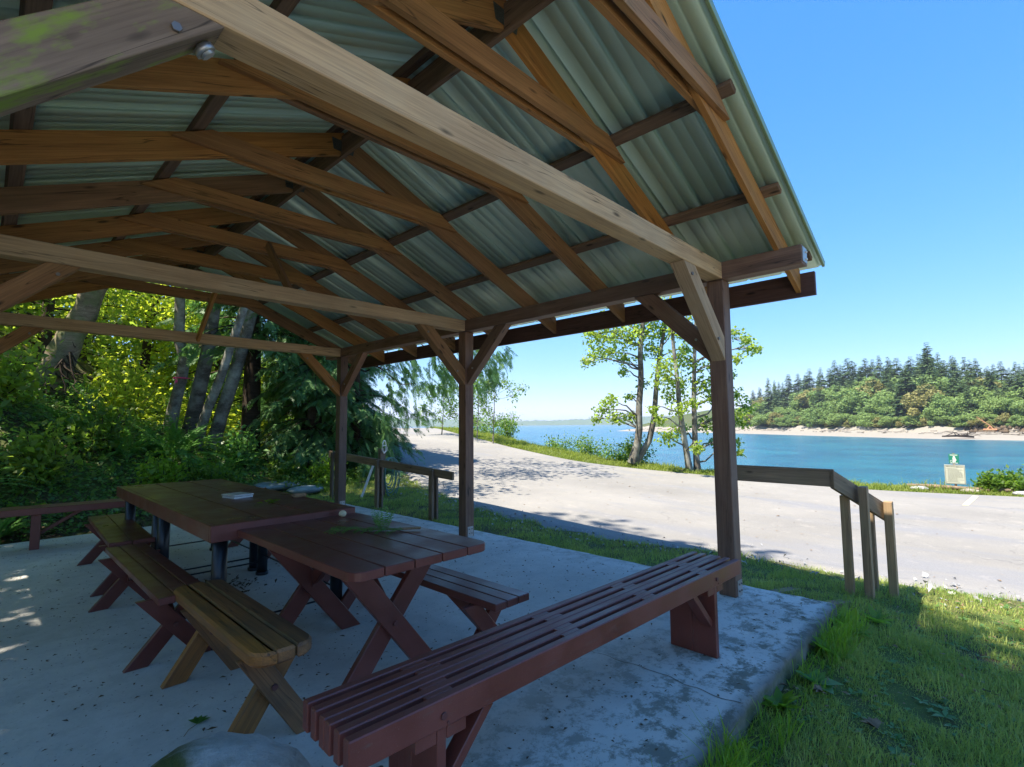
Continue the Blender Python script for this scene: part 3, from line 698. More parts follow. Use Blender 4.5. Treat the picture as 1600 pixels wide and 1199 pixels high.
def rockmesh(name, c, r, mat, seed, sub=3, amp=.18, flat=0):
    bm = bmesh.new(); bmesh.ops.create_icosphere(bm, subdivisions=sub, radius=1)
    rg = np.random.default_rng(seed); ph = rg.uniform(0, 6, 12); K = rg.normal(size=(12, 3))*1.6
    for v in bm.verts:
        p = np.array(v.co); d = sum(math.sin(K[i] @ p+ph[i]) for i in range(12))/12
        d2 = sum(math.sin(3.1*(K[i] @ p)+ph[i]*2) for i in range(12))/12
        d3 = sum(math.sin(9.7*(K[i] @ p)+ph[i]*3) for i in range(12))/12; q = p*(1+amp*2.2*d+amp*.6*d2+amp*.5*d3)
        v.co = Vector((q[0]*r[0], q[1]*r[1], q[2]*r[2]))
    for f in bm.faces: f.smooth = True
    me = bpy.data.meshes.new(name); bm.to_mesh(me); bm.free()
    return link(name, me, mat, None, Matrix.Translation(c))
tag(rockmesh("boulder", (.615, 2.0, .10), (.33, .30, .275), 'rock', 4, 4, .10), "grey boulder half covered in green moss at the bottom edge before the rustic bench", "boulder")
tag(rockmesh("flat_rock", (4.55, 11.9, .12), (.75, .42, .10), 'stone', 5, 3, .14), "larger bluish flat rock among leaves behind the tables", "rock")
tag(rockmesh("flat_rock", (4.95, 11.0, .08), (.42, .25, .09), 'stone', 9, 3, .14), "smaller bluish flat rock at the edge of the lawn behind the tables", "rock")

# ------------------------------------------------------------------ small things on the tables
def board_thing(name, lo, hi, mat, label, cat): o = box(name, lo, hi, mat, None, bev=.003); return tag(o, label, cat)
bx = thing("ashtray_tin", (1.62, 5.0, .82), "flat shiny grey tin lying on the pipe leg table", "tin", None, rad(12))
box("body", (-.085, -.10, .0), (.085, .10, .018), 'tin', bx); box("lid", (-.09, -.105, .022), (.09, .105, .034), 'tin', bx)
tag(rockmesh("round_gourd", (1.90, 3.60, .775+.022), (.028, .028, .025), 'palebit', 21, 3, .06), "small round pale fruit where the two tables meet", "fruit")
o = box("wood_chunk", (1.93, 4.54, .8205), (2.05, 4.61, .856), 'deadleaf', None, bev=.012); tag(o, "small brown chunk of wood near the right edge of the pipe leg table", "wood")
def leafpile(name, cx, cy, z, n, spread, size, mat, label, cat):
    P = np.c_[rng.normal(cx, spread, n), rng.normal(cy, spread, n), z+.004+rng.uniform(0, .012, n)]; D = rdir(n); D[:, 2] = abs(D[:, 2])*.25; N = np.tile([0, 0, 1.], (n, 1))+rdir(n)*.3
    return tag(link(name, mesh_np(name, *leafVF(P, D, N, rng.uniform(.6, 1, n)*size, rng.uniform(.4, .6, n)*size)), mat), label, cat)
leafpile("leaf_sprig", 1.70, 4.42, .82, 12, .035, .07, 'lime', "sprig of green and yellow leaves on the pipe leg table", "leaf")
leafpile("leaf_sprig", 1.90, 5.45, .82, 14, .05, .05, 'deadleaf', "withered brown leaves on the far right of the pipe leg table", "leaf")
leafpile("seed_crumbs", 1.87, 4.02, .822, 14, .06, .012, 'palebit', "pale crumbs scattered near the front of the pipe leg table", "crumbs")['kind'] = 'stuff'

def frondVF(base, d0, length, droop, npin, pl, pw, up=(0, 0, 1), taper=True, seg=10, stem=.004):
    """an arching frond: stem curve plus leaflets on both sides"""
    base = np.array(base, float); d = np.array(d0, float); d /= np.linalg.norm(d); pts = [base]; dirs = [d.copy()]
    for k in range(seg):
        pts.append(pts[-1]+d*length/seg); d = d+np.array([0, 0, -droop/seg]); d /= np.linalg.norm(d); dirs.append(d.copy())
    pts = np.array(pts); dirs = np.array(dirs); tt = np.linspace(.1, 1, npin); x = np.linspace(0, 1, seg+1)
    P = np.stack([np.interp(tt, x, pts[:, i]) for i in range(3)], 1); D = unit(np.stack([np.interp(tt, x, dirs[:, i]) for i in range(3)], 1))
    S = unit(np.cross(D, np.tile(up, (npin, 1)))); N = np.cross(S, D)
    prof = np.sin(np.clip(tt, 0, 1)**.8*np.pi*.92+.18) if taper else np.ones(npin)
    prof = np.clip(prof, .12, 1)
    out = []
    for s in (1, -1):
        dd = unit(S*s+D*.35+rng.normal(size=(npin, 3))*.10+N*.05)
        out.append(leafVF(P, dd, N+rng.normal(size=(npin, 3))*.15, pl*prof, pw*np.clip(prof, .4, 1), .02))
    if stem: V, F = tubeVF(pts, np.linspace(stem, stem*.4, seg+1), 3); out.append((V, F))
    return merge(out)
# cedar branch lying on the near table
cb = thing("cedar_branch", (1.80, 2.95, .78), "cut cedar branch with feathery green sprays on the crossed leg table", "branch")
parts = []
for k in range(16):
    s0 = np.array([1.62+.022*k*.8, 3.12-.022*k, .79+.005*rng.random()])
    for s in (1, -1):
        ang = math.atan2(.6, -.5)+s*rng.uniform(.4, 1.1)
        parts.append(frondVF(s0, (math.cos(ang), math.sin(ang), .25*rng.random()), rng.uniform(.07, .15), .9, 9, .03, .008, seg=4, stem=.0015))
for k in range(9):
    parts.append(frondVF((1.83+rng.normal()*.02, 2.93+rng.normal()*.02, .79), (rng.normal()*.35+.1, rng.normal()*.35+.1, 1), rng.uniform(.10, .18), .8, 12, .035, .008, seg=4, stem=.0015))
part_np("sprays", merge(parts), 'fern', cb)
part_np("stick", tubeVF([(1.60, 3.14, .785), (1.75, 3.0, .787), (1.88, 2.86, .785), (1.99, 2.74, .792)], [.003, .006, .008, .009], 6), 'deadleaf', cb, True)

# litter on the slab
n = 4200
P = np.c_[rng.uniform(-.6, 4.7, n), rng.uniform(1.1, 9.1, n), np.full(n, .003)]; D = rdir(n); D[:, 2] = .05
V, F = leafVF(P, D, np.tile([0, 0, 1.], (n, 1))+rdir(n)*.4, rng.gamma(2.2, .006, n)+.005, rng.gamma(2, .0035, n)+.003, .15); V[:, 2] = np.maximum(V[:, 2], .0015)
tag(link("leaf_litter", mesh_np("leaf_litter", V, F), 'litter'), "dark scraps of bark and leaf strewn over the concrete", "leaf litter", kind='stuff')
n = 130; P = np.c_[rng.normal(1.62, .12, n), rng.normal(5.15, .16, n), rng.uniform(.003, .02, n)]
V, F = leafVF(P, rdir(n), np.tile([0, 0, 1.], (n, 1))+rdir(n)*.6, rng.uniform(.02, .06, n), rng.uniform(.012, .03, n), .2); V[:, 2] = np.maximum(V[:, 2], .002)
tag(link("leaf_heap", mesh_np("leaf_heap", V, F), 'litter'), "heap of dark dead leaves under the pipe leg table", "dead leaves", kind='stuff')
for k, (x, y, s, lb) in enumerate(((.42, 2.62, .10, "curled dry leaf with a long stalk on the slab left of the rustic bench"), (.80, 2.92, .06, "small green leaf on the slab beneath the rustic bench"), (.45, 2.25, .035, "tiny brown leaf on the slab left of the mossy boulder"))):
    th = thing("fallen_leaf", (x, y, .004), lb, "leaf")
    nn = 5; P = np.tile([x, y, .006], (nn, 1)); aa = np.linspace(-1.1, 1.1, nn)+k; D = np.c_[np.cos(aa), np.sin(aa), np.full(nn, .22)]
    part_np("blade", leafVF(P, D, np.tile([0, 0, 1.], (nn, 1)), np.full(nn, s), np.full(nn, s*.45), .15), 'deadleaf' if k != 1 else 'ivy', th)
    part_np("stalk", tubeVF([(x, y, .008), (x+s*.8*math.cos(k+2.6), y+s*.8*math.sin(k+2.6), .006), (x+s*1.7*math.cos(k+2.9), y+s*1.7*math.sin(k+2.9), .008)], .0018, 4), 'deadleaf', th)

# ------------------------------------------------------------------ sign
SX, SY = 17.31, .92; sz = gz(SX, SY)
sg = thing("beach_sign", (SX, SY, sz), "cream rules sign below a small green sign on one post by the water", "sign", None, rad(-87)+math.pi+rad(180))
WM[sg.name] = WM[sg.name] @ Matrix.Diagonal((.74, .74, .74, 1)); sg.matrix_basis = WM[sg.name]; SGW = WM[sg.name]
def S(p): return Vector(p)
# local x to the viewer's right, local -y towards the viewer
cyl("post", (0, .03, -.3), (0, .03, 1.28), .035, 'grey', sg, 8)
box("rules_panel", (-.27, -.012, .22), (.27, .0, .88), 'cream_sign', sg, bev=.004, axis=0)
for lo, hi in (((-.255, -.0155, .235), (-.245, -.0125, .865)), ((.245, -.0155, .235), (.255, -.0125, .865)), ((-.243, -.0155, .235), (.243, -.0125, .245)), ((-.243, -.0155, .855), (.243, -.0125, .865))):
    box("border", lo, hi, 'signink', sg, bev=0)
box("green_panel", (-.135, -.012, .925), (.135, .0, 1.255), 'green_sign', sg, bev=.004, axis=2)
def text(body, x, z, size, mat, par, name="lettering", y=-.0135):
    cu = bpy.data.curves.new("t", 'FONT'); cu.body = body; cu.size = size; cu.extrude = .0012; cu.align_x = 'CENTER'; cu.offset = size*.012
    o = bpy.data.objects.new("t", cu); C.objects.link(o); bpy.context.view_layer.update()
    me = bpy.data.meshes.new_from_object(o.evaluated_get(bpy.context.evaluated_depsgraph_get())); bpy.data.objects.remove(o)
    me.materials.clear()
    return link(name, me, mat, par, WM[par.name] @ Matrix.Translation((x, y, z)) @ Matrix.Rotation(math.pi/2, 4, 'X'))
text("PRIVATE BEACH", 0, .792, .062, 'signink', sg)
bm = bmesh.new(); z = .745; rg = random.Random(3)
for row in range(13):
    x = -.215 if row % 2 == 0 else -.185; end = x+rg.uniform(.22, .40)
    if row % 2 == 0: bmesh.ops.create_cube(bm, size=1, matrix=Matrix.Translation((x-.0, -.014, z)) @ Matrix.Diagonal((.012, .0022, .012, 1))); x += .025
    while x < min(end, .2):
        wl = rg.uniform(.02, .055); bmesh.ops.create_cube(bm, size=1, matrix=Matrix.Translation((x+wl/2, -.014, z)) @ Matrix.Diagonal((wl, .0022, .012, 1))); x += wl+.012
    z -= .0375
me = bpy.data.meshes.new("small_print"); bm.to_mesh(me); bm.free(); link("small_print", me, 'signink', sg, SGW)['kind'] = 'stuff'
bm = bmesh.new()
for (x0, x1, z0, z1) in ((-.02, .03, 1.13, 1.175), (-.03, .045, 1.03, 1.125), (-.028, .0, .965, 1.03), (.012, .04, .965, 1.03), (.045, .075, 1.04, 1.06), (-.1, .1, 1.205, 1.225), (-.1, .1, .935, .95)):
    bmesh.ops.create_cube(bm, size=1, matrix=Matrix.Translation(((x0+x1)/2, -.014, (z0+z1)/2)) @ Matrix.Diagonal((x1-x0, .0022, z1-z0, 1)))
me = bpy.data.meshes.new("pictogram"); bm.to_mesh(me); bm.free(); link("pictogram", me, 'white', sg, SGW)
aa = np.linspace(0, 2*np.pi, 14); V, F = tubeVF(np.stack([-.07+.032*np.cos(aa), 0*aa-.014, 1.0+.032*np.sin(aa)], 1), .0045, 4)
link("pictogram_ring", mesh_np("ring", V, F), 'white', sg, SGW)

# logs edging the parking
for k, (x0, y0, x1, y1) in enumerate(((17.2, 1.9, 17.35, .3), (17.45, .15, 17.7, -1.4), (17.8, -1.55, 18.0, -3.2), (17.0, 4.6, 17.15, 3.3))):
    z0 = gz(x0, y0)+.06; z1 = gz(x1, y1)+.06
    o = link("edging_log", mesh_np("edging_log", *tubeVF([(x0, y0, z0), ((x0*2+x1)/3, (y0*2+y1)/3, z0+.01), (x1, y1, z1)], [.05, .055, .045], 8), smooth=True), 'grey')
    tag(o, ["weathered log under the rules sign at the edge of the parking", "weathered log just right of the rules sign post", "weathered log before the bushes at the right end of the parking", "short weathered log left of the rules sign"][k], "log", "logs edging the parking")
for k in range(6):
    x, y = 17.1+.12*k, 1.6-.95*k
    tag(rockmesh("edging_stone", (x-.25, y, gz(x-.25, y)+.04), (.13, .22, .07), 'drift' if k % 2 else 'paving', 40+k, 2, .12), ["grey stone at the left end of the row by the parking edge", "whitish stone left of the rules sign foot", "grey stone just right of the rules sign foot", "whitish stone before the small sprig by the sign", "grey stone before the bright bush", "whitish stone at the right end of the row by the parking edge"][k], "stone", "stones along the parking edge")

# ------------------------------------------------------------------ grass
def inpoly(P, poly):
    x, y = P[:, 0], P[:, 1]; c = np.zeros(len(P), bool); j = len(poly)-1
    for i in range(len(poly)):
        xi, yi = poly[i]; xj, yj = poly[j]
        c ^= ((yi > y) != (yj > y)) & (x < (xj-xi)*(y-yi)/(yj-yi+1e-12)+xi); j = i
    return c
ROADP = np.concatenate([A+np.array([.10, 0]), B[::-1]])
def grassfield(poly, dens, h, wd, lean=.5, patch=None, seed=1, avoid_slab=True):
    rg = np.random.default_rng(seed); poly = np.array(poly); lo = poly.min(0); hi = poly.max(0); n = int(dens*np.prod(hi-lo))
    P = rg.uniform(lo, hi, (n, 2)); P = P[inpoly(P, poly)]; P = P[~inpoly(P, ROADP)]
    if avoid_slab: P = P[~((P[:, 0] > SL[0]-.01) & (P[:, 0] < SL[1]+.01) & (P[:, 1] > SL[2]-.01) & (P[:, 1] < SL[3]+.01))]
    if patch is not None:
        m = np.sin(P[:, 0]*3.1+1.7*np.sin(P[:, 1]*2.3))+np.sin(P[:, 1]*4.3+P[:, 0]*1.9)+rg.normal(size=len(P))*.7; P = P[m > patch]
    n = len(P); z = terr(P[:, 0], P[:, 1]); P3 = np.c_[P, z-.004]
    cl_ = np.sin(P[:, 0]*5.7+2.1*np.sin(P[:, 1]*3.9))*np.sin(P[:, 1]*6.3+1.3*np.sin(P[:, 0]*4.4))
    hh = h*rg.gamma(5, .2, n)*(1+.35*np.sin(P[:, 0]*2.7+P[:, 1]*1.3)*np.sin(P[:, 1]*3.3)+.45*cl_)*np.where(cl_ < -.55, .45, 1); a = rg.uniform(0, 2*np.pi, n); side = np.c_[np.cos(a), np.sin(a), np.zeros(n)]
    ln = rg.normal(size=(n, 3))*lean; ln[:, 2] = 0; ln += np.array([.15, -.1, 0])
    mid = P3+np.c_[ln[:, :2]*hh[:, None]*.3, hh*.6]; tip = P3+np.c_[ln[:, :2]*hh[:, None], hh*(1-.25*np.clip(np.linalg.norm(ln, axis=1), 0, 2))]
    w2 = (wd*rg.uniform(.6, 1.2, n))[:, None]
    V = np.stack([P3-side*w2*.5, P3+side*w2*.5, mid+side*w2*.45, mid-side*w2*.45, tip], 1).reshape(-1, 3)
    b0 = np.arange(n)*5; Q = np.stack([b0, b0+1, b0+2, b0+3], 1); T = np.stack([b0+3, b0+2, b0+4], 1)
    return V, [Q, T]
def grass(name, polys, mat, label, **kw):
    for k, (poly, dens, h, wd) in enumerate(polys):
        V, Fs = grassfield(poly, dens, h, wd, seed=100+k+len(name), **kw)
        if len(V): tag(link(name, mesh_np(name, V, Fs), mat), label, "grass", kind='stuff')
grass("lawn_grass", [
    ([(1.6, 1.04), (4.9, 1.04), (4.9, -.2), (2.0, -.4)], 8500, .042, .0032),
    ([(4.5, 1.8), (7.2, 1.9), (7.6, -2.2), (2.6, -1.6), (2.2, .2)], 3600, .045, .004),
    ([(4.79, 1.6), (7.0, 1.9), (6.6, 9.6), (4.79, 9.6)], 2300, .04, .005),
    ([(2.6, 9.2), (7.2, 9.2), (7.2, 11.6), (3.8, 11.4)], 1700, .055, .007),
    ], 'grass', "short green lawn grass around the slab")
grass("dry_grass", [([(1.6, 1.04), (7.2, 1.9), (7.6, -2.2), (2.0, -1.0)], 1100, .03, .004), ([(4.79, 1.6), (6.9, 1.9), (6.4, 8), (4.79, 9)], 1100, .025, .005)], 'grassdry', "straw coloured blades mixed in the lawn", patch=.3)
grass("slab_edge_grass", [([(1.7, 1.03), (4.8, 1.03), (4.8, .84), (1.7, .84)], 6500, .13, .005), ([(4.8, 1.0), (4.9, 1.0), (4.9, 1.8), (4.8, 1.8)], 1800, .07, .005)], 'lime', "taller grass growing against the edge of the slab", patch=-.3)
VO = VERGE.copy()
vp = [tuple(p) for p in FE[1:]+np.array([-.05, 0])] + [tuple(p) for p in VO[::-1]+np.array([.35, 0])]
grass("verge_grass", [(vp, 420, .10, .016)], 'verge', "sunlit yellow green grass on the verge between road and water", avoid_slab=False)
grass("verge_grass_mat", [(vp, 900, .045, .02)], 'verge', "short sunlit grass covering the verge", avoid_slab=False)

# broad weeds
def rosette(x, y, n, ln, wd, mat, lift=.5, name="weed_leaves"):
    z = gz(x, y)+.01; a = rng.uniform(0, 6.28)+np.arange(n)*2.4; D = np.c_[np.cos(a), np.sin(a), rng.uniform(.1, 1, n)*lift]
    P = np.tile([x, y, z], (n, 1)); l = ln*rng.uniform(.6, 1.1, n)
    V1, F1 = leafVF(P, D, np.tile([0, 0, 1.], (n, 1)), l, l*wd, .1); return V1, F1
for k, (x, y, n, ln, wd, mat, lift, lb) in enumerate((
    (4.62, .93, 12, .20, .45, 'lime', 1.0, "bright green broad leafed weed at the slab corner beneath the handrail"),
    (4.05, .92, 10, .17, .8, 'lime', .9, "round leafed lime green weed against the middle of the slab edge"),
    (3.55, .90, 9, .15, .7, 'ivy', .7, "dull green weed in the gap beside the slab edge"),
    (3.10, .96, 22, .15, .35, 'lime', 1.0, "bushy lime green weed lapping over the slab edge"),
    (5.05, .82, 10, .22, .3, 'lime', .8, "long leaved dandelion plant at the foot of the handrail posts"),
    (3.75, .32, 6, .09, .4, 'ivy', .3, "pale plantain rosette in the lawn right of the slab"),
    (4.6, -.55, 9, .10, .4, 'lime', .5, "green plantain rosette towards the bottom right of the lawn"))):
    t = thing("weed_plant", (x, y, gz(x, y)), lb, "weed"); part_np("leaves", rosette(x, y, n, ln, wd, mat, lift), mat, t)
n = 900; P = np.c_[rng.uniform(2.2, 7, n), rng.uniform(-1.6, .95, n)]; P = P[~inpoly(P, ROADP)]; parts = [rosette(x, y, 4, rng.uniform(.025, .055), .5, None, .35) for x, y in P]
tag(link("clover_leaves", mesh_np("clover_leaves", *merge(parts)), 'ivy'), "small clover and plantain leaves scattered in the lawn", "clover", kind='stuff')
for k, (x, y) in enumerate(((5.45, .50), (5.75, .33))):
    z = gz(x, y); t = thing("dandelion", (x, y, z), ("yellow dandelion flower in the lawn, nearer the handrail" if k == 0 else "yellow dandelion flower in the lawn, farther from the handrail"), "flower")
    part_np("stem", tubeVF([(x, y, z), (x+.01, y, z+.07), (x+.015, y, z+.13)], .0022, 5), 'lime', t)
    m = 22; aa = rng.uniform(0, 6.28, m); D = np.c_[np.cos(aa), np.sin(aa), rng.uniform(.1, 1, m)]; part_np("petals", leafVF(np.tile([x+.015, y, z+.13], (m, 1)), D, np.tile([0, 0, 1.], (m, 1)), np.full(m, .017), np.full(m, .006)), 'yflower', t)
for k, (x, y, s, mt, lb) in enumerate(((5.9, -.05, .07, 'orangeleaf', "orange brown dead leaf lying on the sunny lawn"), (3.25, .55, .08, 'deadleaf', "curled grey brown leaf on the grass beside the slab"), (3.42, .83, .07, 'deadleaf', "brown leaf wedged near the slab edge"), (4.3, .16, .035, 'litter', "small dark leaf in the middle of the lawn"))):
    t = thing("fallen_leaf", (x, y, gz(x, y)+.03), lb, "leaf"); m = 4; aa = np.linspace(-.8, .8, m)+k; D = np.c_[np.cos(aa), np.sin(aa), np.full(m, .25)]
    part_np("blade", leafVF(np.tile([x, y, gz(x, y)+.035], (m, 1)), D, np.tile([0, 0, 1.], (m, 1)), np.full(m, s), np.full(m, s*.5), .2), mt, t)
n = 1500; P = np.c_[rng.uniform(2.2, 7, n), rng.uniform(-1.6, 1.0, n)]; P = P[~inpoly(P, ROADP)]; m = np.sin(P[:, 0]*4.1)*np.sin(P[:, 1]*5.3+P[:, 0]) > -.1; P = P[m]; n = len(P)
tag(link("lawn_litter", mesh_np("lawn_litter", *leafVF(np.c_[P, ground(P[:, 0], P[:, 1])+rng.uniform(.01, .04, n)], rdir(n)*np.array([1, 1, .3]), np.tile([0, 0, 1.], (n, 1))+rdir(n)*.5, rng.gamma(3, .008, n)+.008, rng.gamma(3, .003, n)+.004, .2)), 'deadleaf'), "dry brown scraps caught in the lawn", "leaf litter", kind='stuff')
# gravel along the near road edge
n = 2600; s = rng.uniform(.28, .80, n); idx = (s*(n_-1)).astype(int); P = A[idx]+np.c_[rng.normal(-.05, .28, n), rng.normal(0, .1, n)]
V, F = leafVF(np.c_[P, ground(P[:, 0], P[:, 1])+.03], rdir(n), np.tile([0, 0, 1.], (n, 1))+rdir(n)*.5, rng.gamma(3, .012, n), rng.gamma(3, .009, n), .3)
tag(link("gravel", mesh_np("gravel", V, F), 'paving'), "loose gravel and chips along the near edge of the road", "gravel", kind='stuff')
n = 300; P = np.c_[rng.uniform(6.8, 14, n), rng.uniform(-1, 9, n)]
V, F = leafVF(np.c_[P, ground(P[:, 0], P[:, 1])+.036], np.c_[rdir(n)[:, :2], np.zeros(n)], np.tile([0, 0, 1.], (n, 1)), rng.gamma(2, .015, n), rng.gamma(2, .01, n), .15)
tag(link("road_litter", mesh_np("road_litter", V, F), 'deadleaf'), "scattered leaf scraps on the road", "leaf litter", kind='stuff')

# ------------------------------------------------------------------ trees
def branch_to(p0, p1, r0, r1, sag=.1, k=6):
    p0 = np.array(p0, float); p1 = np.array(p1, float); t = np.linspace(0, 1, k)[:, None]; L_ = np.linalg.norm(p1-p0)
    c = p0+(p1-p0)*t; c[:, 2] += np.sin(t[:, 0]*np.pi)*sag*L_; c[1:-1] += rng.normal(size=(k-2, 3))*L_*.03
    return tubeVF(c, np.linspace(r0, r1, k), 6), c
def broadleaf(name, loc, trunks, clusters, label, group, leafm, barkm='bark', per=150, lsz=.13, cat="tree", flat=.6):
    """trunks: list of (points, r0, r1); clusters: (x,y,z,r)"""
    t = thing(name, loc, label, cat, group)
    tp = []; parts = []
    for pts, r0, r1 in trunks:
        pts = np.array(pts, float); d = np.concatenate([[0], np.cumsum(np.linalg.norm(np.diff(pts, axis=0), axis=1))]); s = np.linspace(0, d[-1], 16)
        c = np.stack([np.interp(s, d, pts[:, i]) for i in range(3)], 1); rr_ = np.linspace(r0, r1, 16); rr_[0] *= 1.3; rr_[1] *= 1.1
        part_np("trunk", tubeVF(c, rr_, 10), barkm, t, True); tp.append(np.c_[c, rr_])
    allp = np.concatenate(tp); LV = []
    for (x, y, z, r) in clusters:
        c = np.array([x, y, z]); cand = allp[allp[:, 2] < z-.15] if (allp[:, 2] < z-.15).any() else allp[:1]
        q = cand[np.argmin(np.linalg.norm(cand[:, :3]-c, axis=1)+.2*(z-cand[:, 2]))]
        tb_, cc = branch_to(q[:3], c, min(q[3]*.4, .035), .005, .08); parts.append(tb_)
        for _ in range(5):
            e = c+rdir(1)[0]*r*.8; parts.append(branch_to(cc[-2], e, .01, .003, .05, 4)[0])
        n = int(per*(r/.5)**1.6)+20; P = c+rdir(n)*(rng.uniform(0, 1, (n, 1))**.6)*r*1.35*np.array([1, 1, .8]); D = rdir(n); D[:, 2] -= .5
        N = rdir(n); N[:, 2] += 1.2; l = lsz*rng.uniform(.6, 1.2, n); LV.append(leafVF(P, D, N, l, l*.85, .08))
    if parts: part_np("branches", merge(parts), barkm, t, True)
    part_np("crown", merge(LV), leafm, t); return t
def pxw(px, py, dep):   # only used to turn measured bearings into places (azimuth, height, distance)
    d = f_+rr*((px-800)/791)-uu*((py-599.5)/791); return tuple(Vector((0, 0, CAMH))+d*dep)
def pl(lst, dep): return [pxw(x, y, dep) for x, y in lst]
j_ = lambda: float(rng.normal()*.55)
m1 = [(935, 530, 20), (960, 520, 22), (985, 528, 20), (928, 556, 14), (914, 566, 9), (952, 552, 16), (975, 560, 12), (1010, 520, 18), (1035, 515, 18), (1020, 548, 14), (943, 640, 15), (962, 652, 12), (955, 626, 11), (985, 650, 9), (1060, 515, 16), (990, 500, 18), (950, 500, 18), (1020, 490, 20), (1050, 480, 20), (975, 580, 9), (1070, 545, 12), (930, 655, 8), (1005, 600, 8), (1000, 560, 8), (925, 520, 10), (985, 620, 8)]
broadleaf("maple_tree", pxw(990, 722, 17), [(pl([(988, 724), (999, 680), (998, 640), (1002, 590), (1000, 550), (1004, 510), (1012, 450)], 17), .13, .055), (pl([(994, 722), (1014, 690), (1022, 655), (1025, 610), (1030, 560), (1040, 505), (1050, 450)], 17.1), .11, .04)],
    [pxw(x, y, 17+j_())+(r*17/791*1.0,) for x, y, r in m1], "twin stemmed maple on the verge, left of the near brown post, water behind", "maples on the water side verge", 'maple', per=330, lsz=.115)
m2 = [(1040, 590, 20), (1062, 602, 20), (1038, 572, 16), (1080, 570, 16), (1102, 540, 14), (1060, 560, 16), (1100, 602, 18), (1114, 570, 12), (1042, 682, 14), (1062, 672, 14), (1102, 662, 15), (1114, 690, 9), (1030, 655, 9), (1150, 520, 11), (1166, 530, 9), (1172, 545, 11), (1152, 560, 8), (1150, 618, 14), (1166, 635, 13), (1152, 650, 12), (1160, 662, 10), (1150, 690, 7), (1156, 708, 6), (1112, 622, 14), (1080, 630, 12), (1070, 500, 16), (1120, 500, 16), (1140, 585, 10), (1090, 700, 9), (1060, 640, 12), (1130, 650, 14), (1126, 610, 14), (1184, 545, 7), (1045, 620, 12), (1020, 640, 8)]
broadleaf("maple_tree", pxw(1085, 738, 16), [(pl([(1078, 740), (1070, 690), (1062, 640), (1058, 590), (1052, 540), (1048, 470)], 16), .10, .04), (pl([(1090, 740), (1086, 690), (1084, 620), (1085, 560), (1088, 480)], 16.1), .10, .04)],
    [pxw(x, y, 16+j_())+(r*16/791*1.0,) for x, y, r in m2], "slender maple partly behind the near brown post", "maples on the water side verge", 'maple', per=330, lsz=.11)

# forest trunks behind the shelter
def crownpts(n, c, r, zs): return [(c[0]+rng.normal()*r, c[1]+rng.normal()*r, rng.uniform(*zs), rng.uniform(.5, .9)) for _ in range(n)]
FT = [([(262, 690), (268, 655), (276, 620), (284, 590), (289, 563), (279, 530), (282, 480), (280, 440), (275, 330), (280, 200)], 12.5, .14, .08, "speckled grey trunk with a kink and a pink ribbon tied round it", 22),
      ([(286, 715), (300, 660), (312, 605), (325, 550), (332, 500), (340, 440), (350, 300)], 12.8, .19, .11, "thick speckled grey trunk just right of the ribboned trunk", 10),
      ([(302, 715), (322, 645), (345, 590), (358, 550), (375, 500), (395, 440), (420, 330)], 12.2, .115, .07, "thin pale leaning trunk, third from the ribboned trunk", 10),
      ([(325, 735), (342, 660), (362, 600), (377, 550), (390, 500), (405, 440), (430, 300)], 13.0, .17, .12, "dark based leaning trunk, right of the thin pale trunk", 10)]
for pts, dep, r0, r1, lb, nc in FT:
    P = pl(pts, dep); top = P[-1]
    broadleaf("forest_maple", P[0], [(P, r0, r1)], [(top[0]+rng.normal()*2.2, top[1]+rng.normal()*2.0, rng.uniform(5.2, 8.5), rng.uniform(.7, 1.1)) for _ in range(nc)], lb, "leaning trunks behind the tables", 'maple', per=60, lsz=.16)
rp = thing("ribbon", pxw(284, 592, 12.3), "bright pink ribbon tied round the kinked grey trunk", "ribbon")
cx, cy, cz = pxw(284, 591, 12.5); a = np.linspace(0, 2*np.pi, 20); part_np("loop", tubeVF(np.stack([cx+.168*np.cos(a), cy+.168*np.sin(a), cz+.01*np.sin(a)], 1), .015, 5), 'ribbon', rp)
kx, ky, kz = pxw(276, 592, 12.28); P = np.array([[kx, ky, kz]]*4); part_np("tails", leafVF(P, np.array([[-.3, 0, -1], [.1, 0, -1], [-1, .2, -.1], [-.6, .2, .6]]), np.tile([0, -1., 0], (4, 1)), np.array([.15, .12, .09, .07]), np.full(4, .03)), 'ribbon', rp)

# broken mossy trunk at the left
P = pl([(45, 650), (70, 610), (92, 565), (115, 520), (136, 480), (158, 420)], 11.2)
bt = thing("broken_trunk", P[0], "thick rotting trunk leaning over the ferns at the left, bark peeling", "tree trunk")
V, F = tubeVF(np.array([np.interp(np.linspace(0, 5, 16), range(6), np.array(P)[:, i]) for i in range(3)]).T, np.linspace(.34, .19, 16), 14)
V = V+rng.normal(size=V.shape)*.022; part_np("trunk", (V, F), 'mossbark', bt, True)
parts = []
for k in range(26):
    s = rng.uniform(0, 1); b0 = np.array(pxw(60+60*s, 600-60*s, 11.0)); parts.append(branch_to(b0, b0+np.array([rng.normal()*.35+.25, rng.normal()*.3-.1, rng.normal()*.3-.35]), .02, .004, -.2, 5)[0])
part_np("roots", merge(parts), 'darkbark', bt, True)

